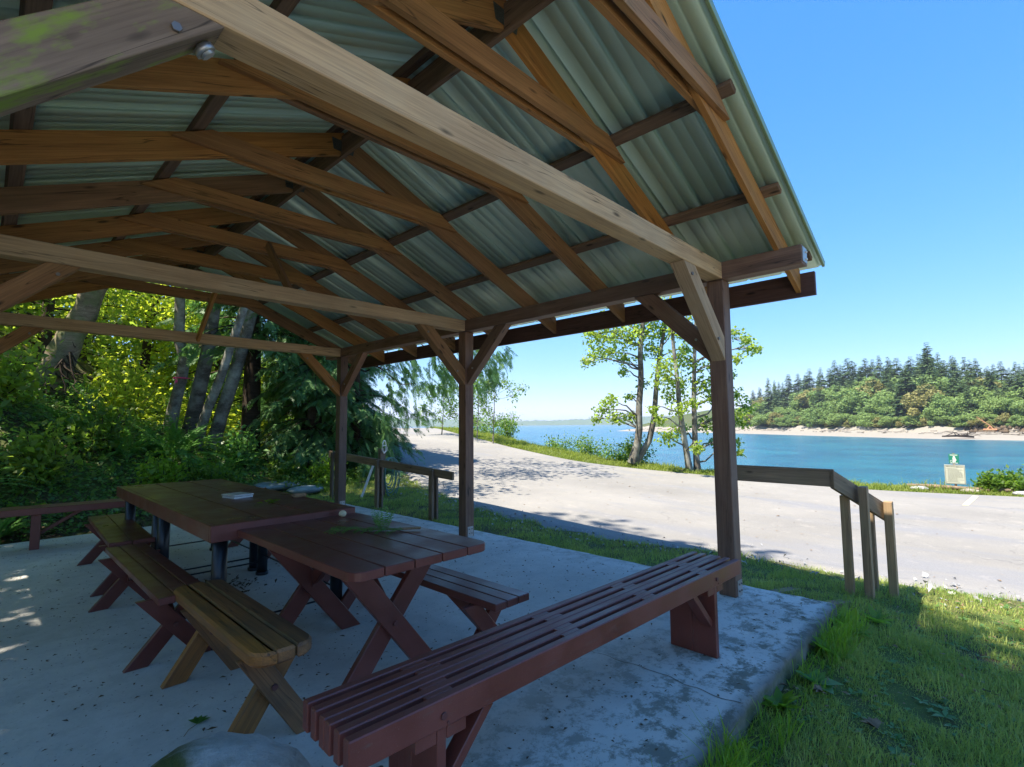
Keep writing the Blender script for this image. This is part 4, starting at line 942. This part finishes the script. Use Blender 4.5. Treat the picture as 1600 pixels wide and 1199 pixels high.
# cedars: drooping sprays
def sprayunit(nb=5, seed=0):
    """one hanging spray ~1 unit long along +x, flat fan of narrow leaflets"""
    rg = np.random.default_rng(seed); P = []; D = []; L_ = []
    for k in range(9):
        t = .08+.1*k; base = np.array([t, 0, -.25*t*t])
        for s in (1, -1):
            ln = .36*(1-.75*t)*rg.uniform(.7, 1.2); d = np.array([.75, s*.75, -.25]); P.append(base); D.append(d); L_.append(ln)
    P.append(np.array([.8, 0, -.16])); D.append(np.array([1, 0, -.5])); L_.append(.25)
    P = np.array(P); D = np.array(D); L_ = np.array(L_)
    V1, F1 = leafVF(P, D, np.tile([0, 0, 1.], (len(P), 1)), L_, L_*.28, .0)
    V2, F2 = leafVF(np.array([[0, 0, 0.]]), np.array([[1, 0, -.15]]), np.array([[0, 0, 1.]]), np.array([.95]), np.array([.05]), 0)
    return merge([(V1, F1), (V2, F2)])
UNITS = [sprayunit(seed=k) for k in range(4)]
def sprays(P, D, S):
    """place spray units at P heading D with size S"""
    out = []; n = len(P); D = unit(D); up = np.tile([0, 0, 1.], (n, 1))+rng.normal(size=(n, 3))*.35; Y = unit(np.cross(up, D)); Z = np.cross(D, Y)
    g = rng.integers(0, 4, n)
    for k in range(4):
        m = g == k; U, F = UNITS[k]
        if not m.any(): continue
        V = P[m][:, None, :]+S[m][:, None, None]*(U[None, :, :1]*D[m][:, None, :]+U[None, :, 1:2]*Y[m][:, None, :]+U[None, :, 2:]*Z[m][:, None, :])
        FF = F[None]+(np.arange(m.sum())*len(U))[:, None, None]; out.append((V.reshape(-1, 3), FF.reshape(-1, 4)))
    return merge(out)
def cedar(name, loc, h, R, nbr, per, ssz, label, group, trunk_r=.28, zmin=.3, gap=None, lean=(0, 0), mat='cedar', ppow=.75, side=None):
    x0, y0, z0 = loc; t = thing(name, loc, label, "tree", group)
    zz = np.linspace(0, h, 12); c = np.c_[x0+lean[0]*zz/h, y0+lean[1]*zz/h, z0+zz-.2]
    part_np("trunk", tubeVF(c, np.linspace(trunk_r, .03, 12), 10), 'darkbark', t, True)
    Ps = []; Ds = []; Ss = []; br = []
    for k in range(nbr):
        f = rng.uniform(0, 1)**1.25; z = zmin+f*(h-zmin); r = R*(1-(z/h))**ppow*rng.uniform(.7, 1.15)+.15; a = rng.uniform(0, 2*np.pi)
        if side is not None and z < 3.5 and rng.random() < .6: a = side+rng.normal()*.7
        base = np.array([x0+lean[0]*z/h, y0+lean[1]*z/h, z0+z]); dr = np.array([math.cos(a), math.sin(a), 0])
        tt = np.linspace(0, 1, 6)[:, None]; cc = base+dr*r*tt+np.array([0, 0, 1.])*(.10*r*tt-.42*r*tt**2.2)
        br.append(tubeVF(cc, np.linspace(.03 if R > 2 else .02, .004, 6), 4))
        m = per; s = rng.uniform(.12, 1, m)**.8; q = np.stack([np.interp(s, tt[:, 0], cc[:, i]) for i in range(3)], 1)
        lat = np.array([-dr[1], dr[0], 0]); sd = rng.choice([-1, 1], m)
        d = dr[None]*rng.uniform(.3, 1, (m, 1))+lat[None]*(sd*rng.uniform(.2, 1, m))[:, None]+np.array([0, 0, -1.])*rng.uniform(.15, 1.0, (m, 1))
        Ps.append(q); Ds.append(d); Ss.append(ssz*rng.uniform(.6, 1.25, m))
    part_np("branches", merge(br), 'darkbark', t); part_np("crown", sprays(np.concatenate(Ps), np.concatenate(Ds), np.concatenate(Ss)), mat, t)
    return t
cedar("cedar_tree", (5.1, 14.9, .6), 12, 2.6, 120, 16, .50, "upright cedar with a dark straight trunk beside the leaning trunks", "cedars behind the shelter", .26, 2.4)
cedar("cedar_tree", (6.3, 13.6, .35), 9, 2.0, 190, 22, .42, "bushy cedar with foliage down to the ground behind the far post", "cedars behind the shelter", .22, .3, side=-1.9)
cedar("cedar_tree", (7.3, 15.3, .45), 6.6, 2.3, 230, 22, .46, "cedar at the roadside, dense boughs hanging beside the road", "cedars behind the shelter", .25, .4, side=-1.2)
cedar("cedar_tree", (7.2, 13.0, .35), 7.0, 1.7, 120, 20, .38, "young bushy cedar between the far post and the middle post", "cedars behind the shelter", .16, .2)
# the long overhanging bough over the road
ob = cedar("overhanging_cedar", (7.9, 17.2, .7), 6.6, 2.8, 190, 26, .55, "cedar whose feathery boughs hang over the road between the posts", "cedars behind the shelter", .22, 1.6)
P = []; D = []; 
for (x, y, r) in ((640, 590, 40), (680, 600, 30), (700, 580, 35), (735, 575, 25), (760, 560, 25), (785, 555, 16), (752, 600, 16), (655, 640, 25), (620, 620, 35), (770, 580, 14), (600, 650, 30), (590, 690, 26), (630, 560, 30), (690, 560, 30), (745, 545, 25)):
    for _ in range(46 if r > 25 else 30):
        P.append(pxw(x+rng.normal()*r*.45, y+rng.normal()*r*.4, 13.5+rng.normal()*.6)); D.append((.5+rng.normal()*.4, rng.normal()*.4-.2, -.9))
part_np("hanging_sprays", sprays(np.array(P), np.array(D), rng.uniform(.25, .5, len(P))), 'cedar', ob)
part_np("bough", merge([branch_to((7.9, 17.2, 5.5), pxw(760, 545, 13.5), .06, .01, .1, 8)[0], branch_to((7.3, 15.3, 4.6), pxw(690, 560, 13.3), .05, .01, .1, 8)[0], branch_to((7.3, 15.3, 3.2), pxw(650, 600, 13.0), .04, .008, .05, 8)[0]]), 'darkbark', ob)

# bright broadleaf trees and woods behind
WB = [(1.0, 18.5, 9), (3.4, 19.5, 8), (5.6, 20.0, 7), (-1.5, 17.0, 9), (-4.0, 16.5, 10), (2.2, 22.5, 11), (7.2, 21.5, 6), (-6.5, 14.0, 10), (-3.0, 21, 12)]
WL = ["bright leafy tree behind the ribboned trunk", "bright leafy tree seen between the leaning trunks", "yellow green tree seen left of the dark cedar trunk", "leafy tree above the rotting trunk", "shaded leafy tree at the far left of the bank",
      "taller leafy tree far up the bank", "leafy tree beyond the roadside cedars", "leafy tree outside the left end of the shelter", "leafy tree on top of the bank"]
for (x, y, h), lb in zip(WB, WL):
    z = gz(x, y); cl = [(x+rng.normal()*1.4, y+rng.normal()*1.0, z+rng.uniform(.5, h*.55), rng.uniform(.5, .95)) for _ in range(26)]
    broadleaf("woodland_tree", (x, y, z), [([(x, y, z-.2), (x+.1, y, z+h*.3), (x+rng.normal()*.3, y, z+h*.6)], .16, .05)], cl, lb, "broadleaf trees on the bank", 'sunleaf' if 2 < x < 6.5 else 'maple', 'darkbark', per=85, lsz=.15)
TT = [(-3.5, 2.4, 15, "leafy tree left of the shelter, second from its open gable"), (-3.4, .4, 14, "tall leafy tree left of the shelter, nearest its open gable"), (-3.8, 4.0, 18, "tallest leafy tree left of the shelter, beside the middle of its roof"), (-4.2, 7.8, 18, "tall leafy tree left of the shelter beside the fern bank"), (-2.6, 11.2, 15, "tall leafy tree behind the left end of the back bench")]
for x, y, h, lb in TT:
    z = gz(x, y); cl = []
    for _ in range(44):
        q = rng.uniform(0, 1); zz = 6.2+(h-6.2)*q; a_ = rng.uniform(0, 6.28); rad_ = 2.9*math.sqrt(rng.uniform(0, 1))*(1-.45*q); cl.append((x+rad_*math.cos(a_), y+rad_*math.sin(a_), z+zz, rng.uniform(.6, 1.05)))
    broadleaf("tall_tree", (x, y, z), [([(x, y, z-.2), (x+.2, y, z+h*.4), (x+.1, y+.3, z+h*.92)], .26, .05)], cl, lb, "tall trees left of the shelter", 'maple', 'bark', per=46 if y < 1 else 98, lsz=.26)
n = 15000; P = np.c_[rng.uniform(-14, 12, n), rng.uniform(22.5, 27, n)]; z = ground(P[:, 0], P[:, 1]); hgt = 6.0*np.clip((9.5-P[:, 0])/3.0, .06, 1)
P = np.c_[P, z+rng.uniform(0, 1, n)*hgt]; D = rdir(n); N = rdir(n); N[:, 2] += .8
tag(link("far_woods", mesh_np("far_woods", *leafVF(P, D, N, rng.uniform(.25, .5, n), rng.uniform(.2, .4, n))), 'maple'), "mass of leaves deep in the woods behind the bank", "woods", kind='stuff')

# understory on the bank: leaves as ground cover
def cover(name, poly, dens, hmax, lsz, mat, label, seed, clump=True):
    rg = np.random.default_rng(seed); poly = np.array(poly); lo = poly.min(0); hi = poly.max(0); n = int(dens*np.prod(hi-lo)); P = rg.uniform(lo, hi, (n, 2)); P = P[inpoly(P, poly)]
    n = len(P); c = .5+.5*np.sin(P[:, 0]*2.9+2*np.sin(P[:, 1]*1.7))*np.sin(P[:, 1]*3.1+P[:, 0]*.7)
    z = terr(P[:, 0], P[:, 1])+rg.uniform(0, 1, n)**1.3*hmax*(.25+c)
    D = unit(rg.normal(size=(n, 3))); D[:, 2] *= .5; N = np.tile([0, -.25, 1.], (n, 1))+unit(rg.normal(size=(n, 3)))*.7
    l = lsz*rg.uniform(.5, 1.2, n); tag(link(name, mesh_np(name, *leafVF(np.c_[P, z], D, N, l, l*.75, .1)), mat), label, "ground cover", kind='stuff')
cover("ground_leaves", [(-4, 9.3), (0, 9.6), (2.2, 10.0), (3.4, 10.8), (4.4, 12), (6.2, 12.6), (6.6, 14), (4, 17), (-5, 17), (-7, 10)], 430, .22, .075, 'ivy', "low leafy plants covering the bank behind the slab", 11)
cover("bank_weeds", [(-4, 9.6), (2.0, 10.2), (3.6, 11.2), (4.6, 12.4), (4, 15.5), (-5, 15.5)], 110, .55, .10, 'shrub', "taller nettles and brambles growing up the bank", 12)
cover("edge_weeds", [(4.4, 11.6), (5.2, 10.7), (6.2, 11.0), (7.3, 12.2), (7.2, 13), (5, 12.9)], 900, .35, .075, 'shrub', "bright weeds where the lawn meets the cedars", 13)
cover("slope_brambles", [(1.8, 15), (6.5, 15), (7, 21), (2.4, 21)], 240, 1.1, .16, 'sunleaf', "sunlit brambles on the slope behind the trunks", 14)
# bare leaf litter in front of the back bench
n = 5000; P = np.c_[rng.uniform(-1.5, 3.6, n), rng.uniform(9.2, 10.4, n)]; V, F = leafVF(np.c_[P, terr(P[:, 0], P[:, 1])+.01], rdir(n)*np.array([1, 1, .3]), np.tile([0, 0, 1.], (n, 1))+rdir(n)*.5, rng.uniform(.03, .07, n), rng.uniform(.02, .04, n), .15)
tag(link("forest_litter", mesh_np("forest_litter", V, F), 'litter'), "dead leaves on bare soil behind the back bench", "leaf litter", kind='stuff')
# ferns
FERN = [(-.45, 10.5, 1.35, 34, "large sword fern at the left edge above the back bench"), (.15, 9.75, .8, 24, "low dark fern drooping over the left end of the back bench"), (2.85, 12.9, 1.55, 38, "big upright fern below the ribboned trunk"),
        (2.0, 12.4, 1.0, 24, "medium fern left of the big upright fern"), (3.5, 12.2, 1.05, 22, "fern with spreading fronds right of the big upright fern"), (-1.0, 11.4, 1.3, 26, "sword fern higher up the bank at the far left"), (1.2, 13.0, 1.0, 22, "small fern below the rotting trunk"), (4.3, 13.0, .6, 14, "small fern at the foot of the dark leaning trunk")]
for x, y, s, nf, lb in FERN:
    z = float(terr(np.array([x]), np.array([y]))[0]); t = thing("sword_fern", (x, y, z), lb, "fern", "sword ferns on the bank"); parts = []
    for k in range(nf):
        a = k*2.4+rng.normal()*.3; up = rng.uniform(.5, 1.8); parts.append(frondVF((x+.04*math.cos(a), y+.04*math.sin(a), z), (math.cos(a), math.sin(a), up), s*rng.uniform(.75, 1.1), rng.uniform(1.0, 1.9), 44, .085*s, .026*s, seg=9))
    part_np("fronds", merge(parts), 'fern', t)

# bushes
def bush(name, x, y, r, h, label, group, mat='shrub', n=900, lsz=.07, spikes=6, dz=0):
    z = gz(x, y)+dz; t = thing(name, (x, y, z), label, "bush", group); st = []; P = []
    nb = 16
    for k in range(nb):
        a = rng.uniform(0, 6.28); q = rng.uniform(.2, 1)*r; tip = np.array([x+q*math.cos(a), y+q*math.sin(a), z+h*rng.uniform(.5, 1.0)*(1.25-.6*q/r)])
        T_, cc = branch_to((x, y, z-.1), tip, .012, .003, .05, 6); st.append(T_); m = n//nb; s = rng.uniform(.25, 1, m)
        P.append(np.stack([np.interp(s, np.linspace(0, 1, 6), cc[:, i]) for i in range(3)], 1)+rng.normal(size=(m, 3))*r*.16)
    P = np.concatenate(P); P[:, 2] = np.maximum(P[:, 2], z); m = len(P); D = rdir(m); D[:, 2] += .2; N = rdir(m); N[:, 2] += 1; l = lsz*rng.uniform(.6, 1.3, m)
    part_np("stems", merge(st), 'darkbark', t); part_np("foliage", leafVF(P, D, N, l, l*.55, .1), mat, t); return t
B_ = [(17.4, 17.0, .9, 1.0, "low bush by the verge nearest the middle post"), (16.9, 13.4, .8, .75, "rounded bush on the verge right of the middle post"), (16.5, 11.6, .9, .75, "bush on the verge left of the twin stemmed maple, farther one"),
      (16.4, 10.3, .8, .62, "bush on the verge left of the twin stemmed maple, middle one"), (16.15, 9.5, .6, .8, "upright bush touching the foot of the twin stemmed maple"), (17.6, -.15, .42, .42, "bright bush right of the rules sign"),
      (17.9, -.95, .62, .62, "bright bush at the right edge of the view"), (17.45, .32, .22, .32, "small sprig just right of the rules sign post"), (19.8, 22.2, 1.3, 1.1, "bush at the crest of the road"), (18.6, 19.4, 1.0, .9, "bush on the verge below the crest of the road")]
for x, y, r, h, lb in B_: bush("verge_bush", x, y, r*1.15, h*1.35, lb, "bushes on the water side verge", n=1300, lsz=.10)
for k, (x, y, r, h, mt, ls, lb) in enumerate(((-.6, 11.7, .8, 1.3, 'shrub', .15, "broad leafed shrub behind the large sword fern"), (.7, 11.3, .6, .9, 'maple', .13, "leafy shrub on the bank above the back bench"), (1.5, 12.3, .7, 1.2, 'shrub', .12, "pale green shrub below the rotting trunk"),
    (2.3, 11.3, .5, .7, 'lime', .10, "bright low shrub behind the pipe leg table"), (3.2, 11.4, .55, .6, 'shrub', .10, "low shrub left of the flat rocks"), (4.2, 12.7, .6, 1.0, 'ivy', .13, "dark leafy shrub at the foot of the cedar trunk"), (.1, 13.4, .9, 1.5, 'maple', .15, "tall shrub beside the rotting trunk"),
    (2.1, 14.1, .9, 1.6, 'sunleaf', .13, "sunlit yellow green shrub left of the ribboned trunk"), (-1.9, 10.2, .7, 1.0, 'ivy', .14, "leafy shrub at the far left above the back bench"), (5.6, 11.4, .5, .75, 'lime', .09, "bright rounded weed clump beside the far post"), (4.9, 12.2, .45, .6, 'shrub', .09, "weed clump behind the flat rocks"))):
    bush("bank_shrub", x, y, r, h, lb, "shrubs on the bank", mat=mt, n=950, lsz=ls)
# wispy young alders on the verge
for k, (px, hgt, dep, lb) in enumerate(((770, 3.0, 21, "wispy young alder just right of the middle post"), (745, 2.5, 22, "wispy young alder close to the middle post"), (722, 2.4, 23, "wispy young alder half behind the middle post"), (690, 2.2, 24, "pale young alder left of the middle post"))):
    bx_, by_, _ = pxw(px, 700, dep); z = gz(bx_, by_); cl = [(bx_+rng.normal()*.45, by_+rng.normal()*.45, z+rng.uniform(.3, 1)*hgt, rng.uniform(.2, .34)) for _ in range(16)]
    broadleaf("young_alder", (bx_, by_, z), [([(bx_, by_, z-.1), (bx_+.1, by_, z+hgt*.5), (bx_+.2, by_+.1, z+hgt)], .03, .008)], cl, lb, "young alders on the verge", 'shrub', per=130, lsz=.09)
db = bush("bare_bush", 17.2, 12.2, .7, .85, "dark nearly leafless bush at the water's edge", None, 'darkbark', n=260, lsz=.06)

# ------------------------------------------------------------------ far shore
def shore(px, dep=None): pass
SH = np.array([(300, 190), (262, 120), (236.2, 82.4), (202, 42), (181.8, 14.8), (173.2, -3.8), (168, -30), (165, -80)])
SHs = smooth(resample(SH, 70), 4)
tn = unit(np.gradient(SHs, axis=0)); nr = np.stack([-tn[:, 1], tn[:, 0]], 1)
if nr[35] @ np.array([1, 0]) < 0: nr = -nr
prof = [(-6, -5.0), (0, -3.55), (6, -2.9), (11, -2.3), (15, -1.9), (17, -.6), (22, 1.2), (32, 3.0), (50, 6.5), (75, 10.5), (120, 13)]
G = np.array([[(*(SHs[i]+nr[i]*d), z+(0 if k < 4 else .4*math.sin(i*.9+k)+.3*math.sin(i*2.3))) for k, (d, z) in enumerate(prof)] for i in range(70)])
m2_ = len(prof); i = np.arange(69)[:, None]*m2_; j = np.arange(m2_-1)[None, :]; F = np.stack([i+j, i+m2_+j, i+m2_+j+1, i+j+1], -1).reshape(-1, 4)
me = mesh_np("far_shore", G.reshape(-1, 3), F, False); me.materials.append(MT['hill']); me.materials.append(MT['sand'])
pi = np.tile(np.arange(m2_-1), 69); me.polygons.foreach_set("material_index", (pi < 5).astype(np.int32)); me.update()
tag(link("hill", me), kind='structure')
def conifmesh(seed, nq=1500):
    rg = np.random.default_rng(seed); P = []; D = []; L_ = []
    lev = 34
    for k in range(lev):
        f = k/lev; z = .10+.90*f; r = (.17*(1-f)**.8+.012)*rg.uniform(.6, 1.15); nb = int(7+9*(1-f))
        for q in range(nb):
            a = rg.uniform(0, 6.28); rq = r*rg.uniform(.65, 1.15)
            for s in (.25, .55, .85):
                for lat in (-1, 1):
                    P.append((math.cos(a)*rq*s, math.sin(a)*rq*s, z-.35*rq*s*s)); D.append((math.cos(a+lat*.6), math.sin(a+lat*.6), -.35+rg.normal()*.2)); L_.append(rq*.55+.012)
    P = np.array(P); D = np.array(D); L_ = np.array(L_); N = np.tile([0, 0, 1.], (len(P), 1))+unit(rg.normal(size=(len(P), 3)))*.5
    V, F = leafVF(P, D, N, L_, L_*.42, -.05); me = mesh_np("conifer_crown", V, F); return me
def decmesh(seed):
    rg = np.random.default_rng(seed); c = []; 
    for k in range(26): a = rg.uniform(0, 6.28); q = rg.uniform(0, .34)**.9; c.append((q*math.cos(a), q*math.sin(a), rg.uniform(.2, .9)*(1-q*.7), rg.uniform(.06, .17)))
    out = []
    for x, y, z, r in c:
        n = 150; d = unit(rg.normal(size=(n, 3))); P = np.array([x, y, z])+d*r*rg.uniform(.75, 1.05, (n, 1)); N = d+unit(rg.normal(size=(n, 3)))*.6; D = unit(rg.normal(size=(n, 3)))
        out.append(leafVF(P, D, N, rg.uniform(.035, .065, n), rg.uniform(.03, .055, n), .1))
    V, F = merge(out); V[:, 2] = np.maximum(V[:, 2], .0); return mesh_np("broadleaf_crown", V, F)
trunkm = mesh_np("far_trunk", *tubeVF([(0, 0, 0), (0, 0, .5), (0, 0, .92)], [.011, .008, .002], 6)); trunkm.materials.append(MT['darkbark'])
CM = [conifmesh(k) for k in range(4)]; DM = [decmesh(k+10) for k in range(4)]; OM = [decmesh(k+30) for k in range(2)]
for q in CM: q.materials.append(MT['conif'])
for q in DM: q.materials.append(MT['decid'])
for q in OM: q.materials.append(MT['olive'])
def far_tree(kind, x, y, z, h, wid, label, group):
    me = {'c': CM, 'd': DM, 'o': OM}[kind]; me = me[rng.integers(len(me))]
    t = link({'c': "conifer_tree", 'd': "broadleaf_tree", 'o': "madrona_tree"}[kind], None, W=Matrix.Translation((x, y, z))); tag(t, label, "tree", group)
    Wt = Matrix.Translation((x, y, z)) @ Matrix.Rotation(rng.uniform(0, 6.28), 4, 'Z') @ Matrix.Diagonal((h*wid, h*wid, h, 1))
    link("crown", me, None, t, Wt); link("trunk", trunkm, None, t, Wt)
def at_shore(px, inland):
    """point on the far hill at a bearing (given as image column) and a distance inland of the water line"""
    d = f_+rr*((px-800)/791); a = math.atan2(d.x, d.y); dirv = np.array([math.sin(a), math.cos(a)])
    P = SHs+nr*inland; ang = np.arctan2(P[:, 0], P[:, 1]); k = np.argmin(abs(ang-a)); 
    z = np.interp(inland, [p[0] for p in prof], [p[1] for p in prof]); r = P[k] @ dirv; return dirv[0]*r, dirv[1]*r, z, r
SKY_ = [(1150, 612), (1185, 600), (1200, 590), (1225, 583), (1250, 577), (1290, 566), (1330, 556), (1370, 552), (1400, 556), (1430, 556), (1452, 536), (1470, 552), (1520, 556), (1560, 562), (1600, 558), (1660, 556), (1720, 560)]
def top_h(px, py, x, y, z, r):
    hy = 664-(px-800)*math.tan(rad(.524)); dep = r*math.cos(math.atan2(abs(px-800), 791)); return CAMH+(hy-py)/791*dep-z
def add_tree(kind, px, py, inland, wid, label, group):
    x, y, z, r = at_shore(px, inland); h = top_h(px, py, x, y, z, r)
    if h > 2: far_tree(kind, x, y, z-.3, h*1.03, wid, label, group)
def skyl(px): return float(np.interp(px, [a for a, _ in SKY_], [b_ for _, b_ in SKY_]))
for px in list(range(1176, 1740, 10)):
    add_tree('c', px+rng.uniform(-4, 4), skyl(px)+abs(rng.normal())*9, rng.uniform(48, 78), rng.uniform(.9, 1.45), "dark pointed conifer standing in the back row on the hill across the water", "conifers on the hill across the water")
add_tree('c', 1452, 534, 48, 1.1, "tallest dark conifer on the hill across the water, rising above the rest", None)
for px, py, il, w_ in ((1200, 590, 30, .9), (1210, 600, 32, .8), (1330, 590, 36, 1.1), (1345, 572, 42, 1.2), (1385, 570, 38, 1.1), (1365, 585, 34, 1), (1415, 578, 34, 1.15), (1440, 585, 30, 1.1), (1460, 580, 30, 1.2), (1478, 562, 40, 1), (1512, 600, 30, .9), (1528, 592, 32, .9), (1555, 600, 28, .8), (1570, 590, 30, .9), (1590, 580, 32, 1), (1615, 585, 30, 1), (1425, 600, 26, 1.2), (1650, 590, 30, 1), (1545, 575, 36, 1)):
    add_tree('c', px, py, il, w_, "dark conifer in the middle of the hill across the water", "conifers on the hill across the water")
for k in range(34):
    px = rng.uniform(1180, 1650) if k < 10 else rng.uniform(1380, 1650); add_tree('c', px, skyl(px)+rng.uniform(12, 60), rng.uniform(22, 40), rng.uniform(1.0, 1.5), "dark conifer in the middle of the hill across the water", "conifers on the hill across the water")
for k in range(64):
    px = 1168+k*8.7+rng.uniform(-4, 4); f = rng.random(); py = skyl(px)*(1-.0)+22+f*42; il = 19+(1-f)*26
    if k % 10 == 2: kd, lb, gr = 'o', "olive yellow broadleaf tree on the bluff across the water", "olive trees on the bluff across the water"
    else: kd, lb, gr = 'd', "rounded green broadleaf tree on the bluff across the water", "broadleaf trees on the bluff across the water"
    add_tree(kd, px, min(py, 640), il, rng.uniform(1.0, 1.5), lb, gr)
for k in range(70):
    px = 1166+k*8.0+rng.uniform(-4, 4); add_tree('d' if k % 5 else 'o', px, rng.uniform(640, 656), rng.uniform(17, 21), rng.uniform(1.3, 2.0), "low rounded shrub along the top of the far beach", "shrubs along the far beach")
# beach drift logs
n = 240; parts = []
for k in range(n):
    i0 = rng.uniform(3, 66); q = int(i0); p = SHs[q]*(1-(i0-q))+SHs[q+1]*(i0-q)+nr[q]*rng.uniform(9.5, 15.5); a = rng.normal()*.35+math.atan2(tn[q][1], tn[q][0]); l = rng.uniform(.8, 4)
    z = np.interp(np.linalg.norm(p-SHs[q]), [p_[0] for p_ in prof], [p_[1] for p_ in prof])+.2; parts.append(tubeVF([(p[0]-l/2*math.cos(a), p[1]-l/2*math.sin(a), z), (p[0]+l/2*math.cos(a), p[1]+l/2*math.sin(a), z+rng.uniform(-.1, .2))], [.16, .12], 5))
tag(link("drift_logs", mesh_np("drift_logs", *merge(parts)), 'drift'), "drift logs washed up along the far beach", "drift logs", kind='stuff')
def at_px_shore(px, d): x, y, z, r = at_shore(px, d); return np.array([x, y, z])
p = at_px_shore(1488, 2.0); t = thing("root_snag", tuple(p), "dark uprooted snag with bare roots lying on the far beach", "driftwood"); parts = [tubeVF([p+np.array([0, -3.5, .5]), p+np.array([0, 0, .8]), p+np.array([0, 3, .6])], [.3, .35, .2], 6)]
for _ in range(16): parts.append(branch_to(p+np.array([0, rng.uniform(-3, 2.5), .6]), p+np.array([rng.normal()*.8, rng.uniform(-5, 3.5), rng.uniform(.3, 2.2)]), .13, .03, .1, 4)[0])
part_np("roots", merge(parts), 'darkbark', t)
p = at_px_shore(1541, 15); t = thing("rusty_hoist", tuple(p), "rust orange timber hoist with a raised arm above the far beach", "hoist")
part_np("arm", tubeVF([p+np.array([0, -.3, 1.6]), p+np.array([0, 2.6, 4.4])], [.13, .09], 6), 'rust', t); part_np("base", merge([tubeVF([p+np.array([0, -1.2, 0]), p+np.array([0, 0, 1.8])], [.22, .15], 6), tubeVF([p+np.array([0, 1.2, 0]), p+np.array([0, 0, 1.8])], [.22, .15], 6), tubeVF([p+np.array([0, -1.4, .8]), p+np.array([0, 1.4, .8])], [.3, .3], 6)]), 'rust', t)
p = at_px_shore(1425, 17); t = thing("beach_steps", tuple(p), "grey wooden steps climbing from the far beach", "steps")
part_np("rails", merge([tubeVF([p+np.array([0, 4, -1.2]), p+np.array([2, -1.5, 2.6])], [.12, .12], 4), tubeVF([p+np.array([.6, 4, -.3]), p+np.array([2.6, -1.5, 3.5])], [.08, .08], 4)]), 'drift', t)
# riprap in front of the right part
n = 130
for k in range(1):
    parts = []
    for q in range(n):
        px = rng.uniform(1500, 1640); c = at_px_shore(px, rng.uniform(14.5, 17)); s = rng.uniform(.35, .8)
        V = c+np.array([(1, 0, 0), (-1, 0, 0), (0, 1, 0), (0, -1, 0), (0, 0, 1), (0, 0, -1)])*s*rng.uniform(.7, 1.2, (6, 1))+np.array([0, 0, .3]); parts.append((V, np.array([[0, 2, 4], [2, 1, 4], [1, 3, 4], [3, 0, 4], [2, 0, 5], [1, 2, 5], [3, 1, 5], [0, 3, 5]])))
    tag(link("riprap", mesh_np("riprap", *merge(parts)), 'litter'), "grey boulders heaped at the top of the far beach on the right", "boulders", kind='stuff')

# distant land across the strait
th_ = np.linspace(rad(18), rad(66), 160); R_ = 2600.0; top = 22+16*np.sin(np.linspace(0, 5, 160))**2+rng.normal(size=160)*1.6
V = []; 
for a, h in zip(th_, top):
    for dR, z in ((0, -4), (8, 5), (60, h), (400, h*1.05)): V.append((math.sin(a)*(R_+dR), math.cos(a)*(R_+dR), z))
V = np.array(V); i = np.arange(159)[:, None]*4; j = np.arange(3)[None, :]; F = np.stack([i+j, i+4+j, i+4+j+1, i+j+1], -1).reshape(-1, 4)
tag(link("far_land", mesh_np("far_land", V, F), 'conif'), kind='structure')

# ------------------------------------------------------------------ air
hb = NB("sea_air"); vol = hb.n("ShaderNodeVolumePrincipled"); vol.inputs['Color'].default_value = (.80, .88, 1, 1); vol.inputs['Density'].default_value = .00022; vol.inputs['Anisotropy'].default_value = .2
hb.t.links.new(vol.outputs[0], hb.out.inputs[1])
bm = bmesh.new(); bmesh.ops.create_cube(bm, size=1)
for v in bm.verts: v.co = Vector((v.co.x*13000+100, v.co.y*13000+100, -8 if v.co.z < 0 else 75))
me = bpy.data.meshes.new("haze"); bm.to_mesh(me); bm.free(); me.materials.append(hb.m); tag(link("haze", me), kind='stuff')
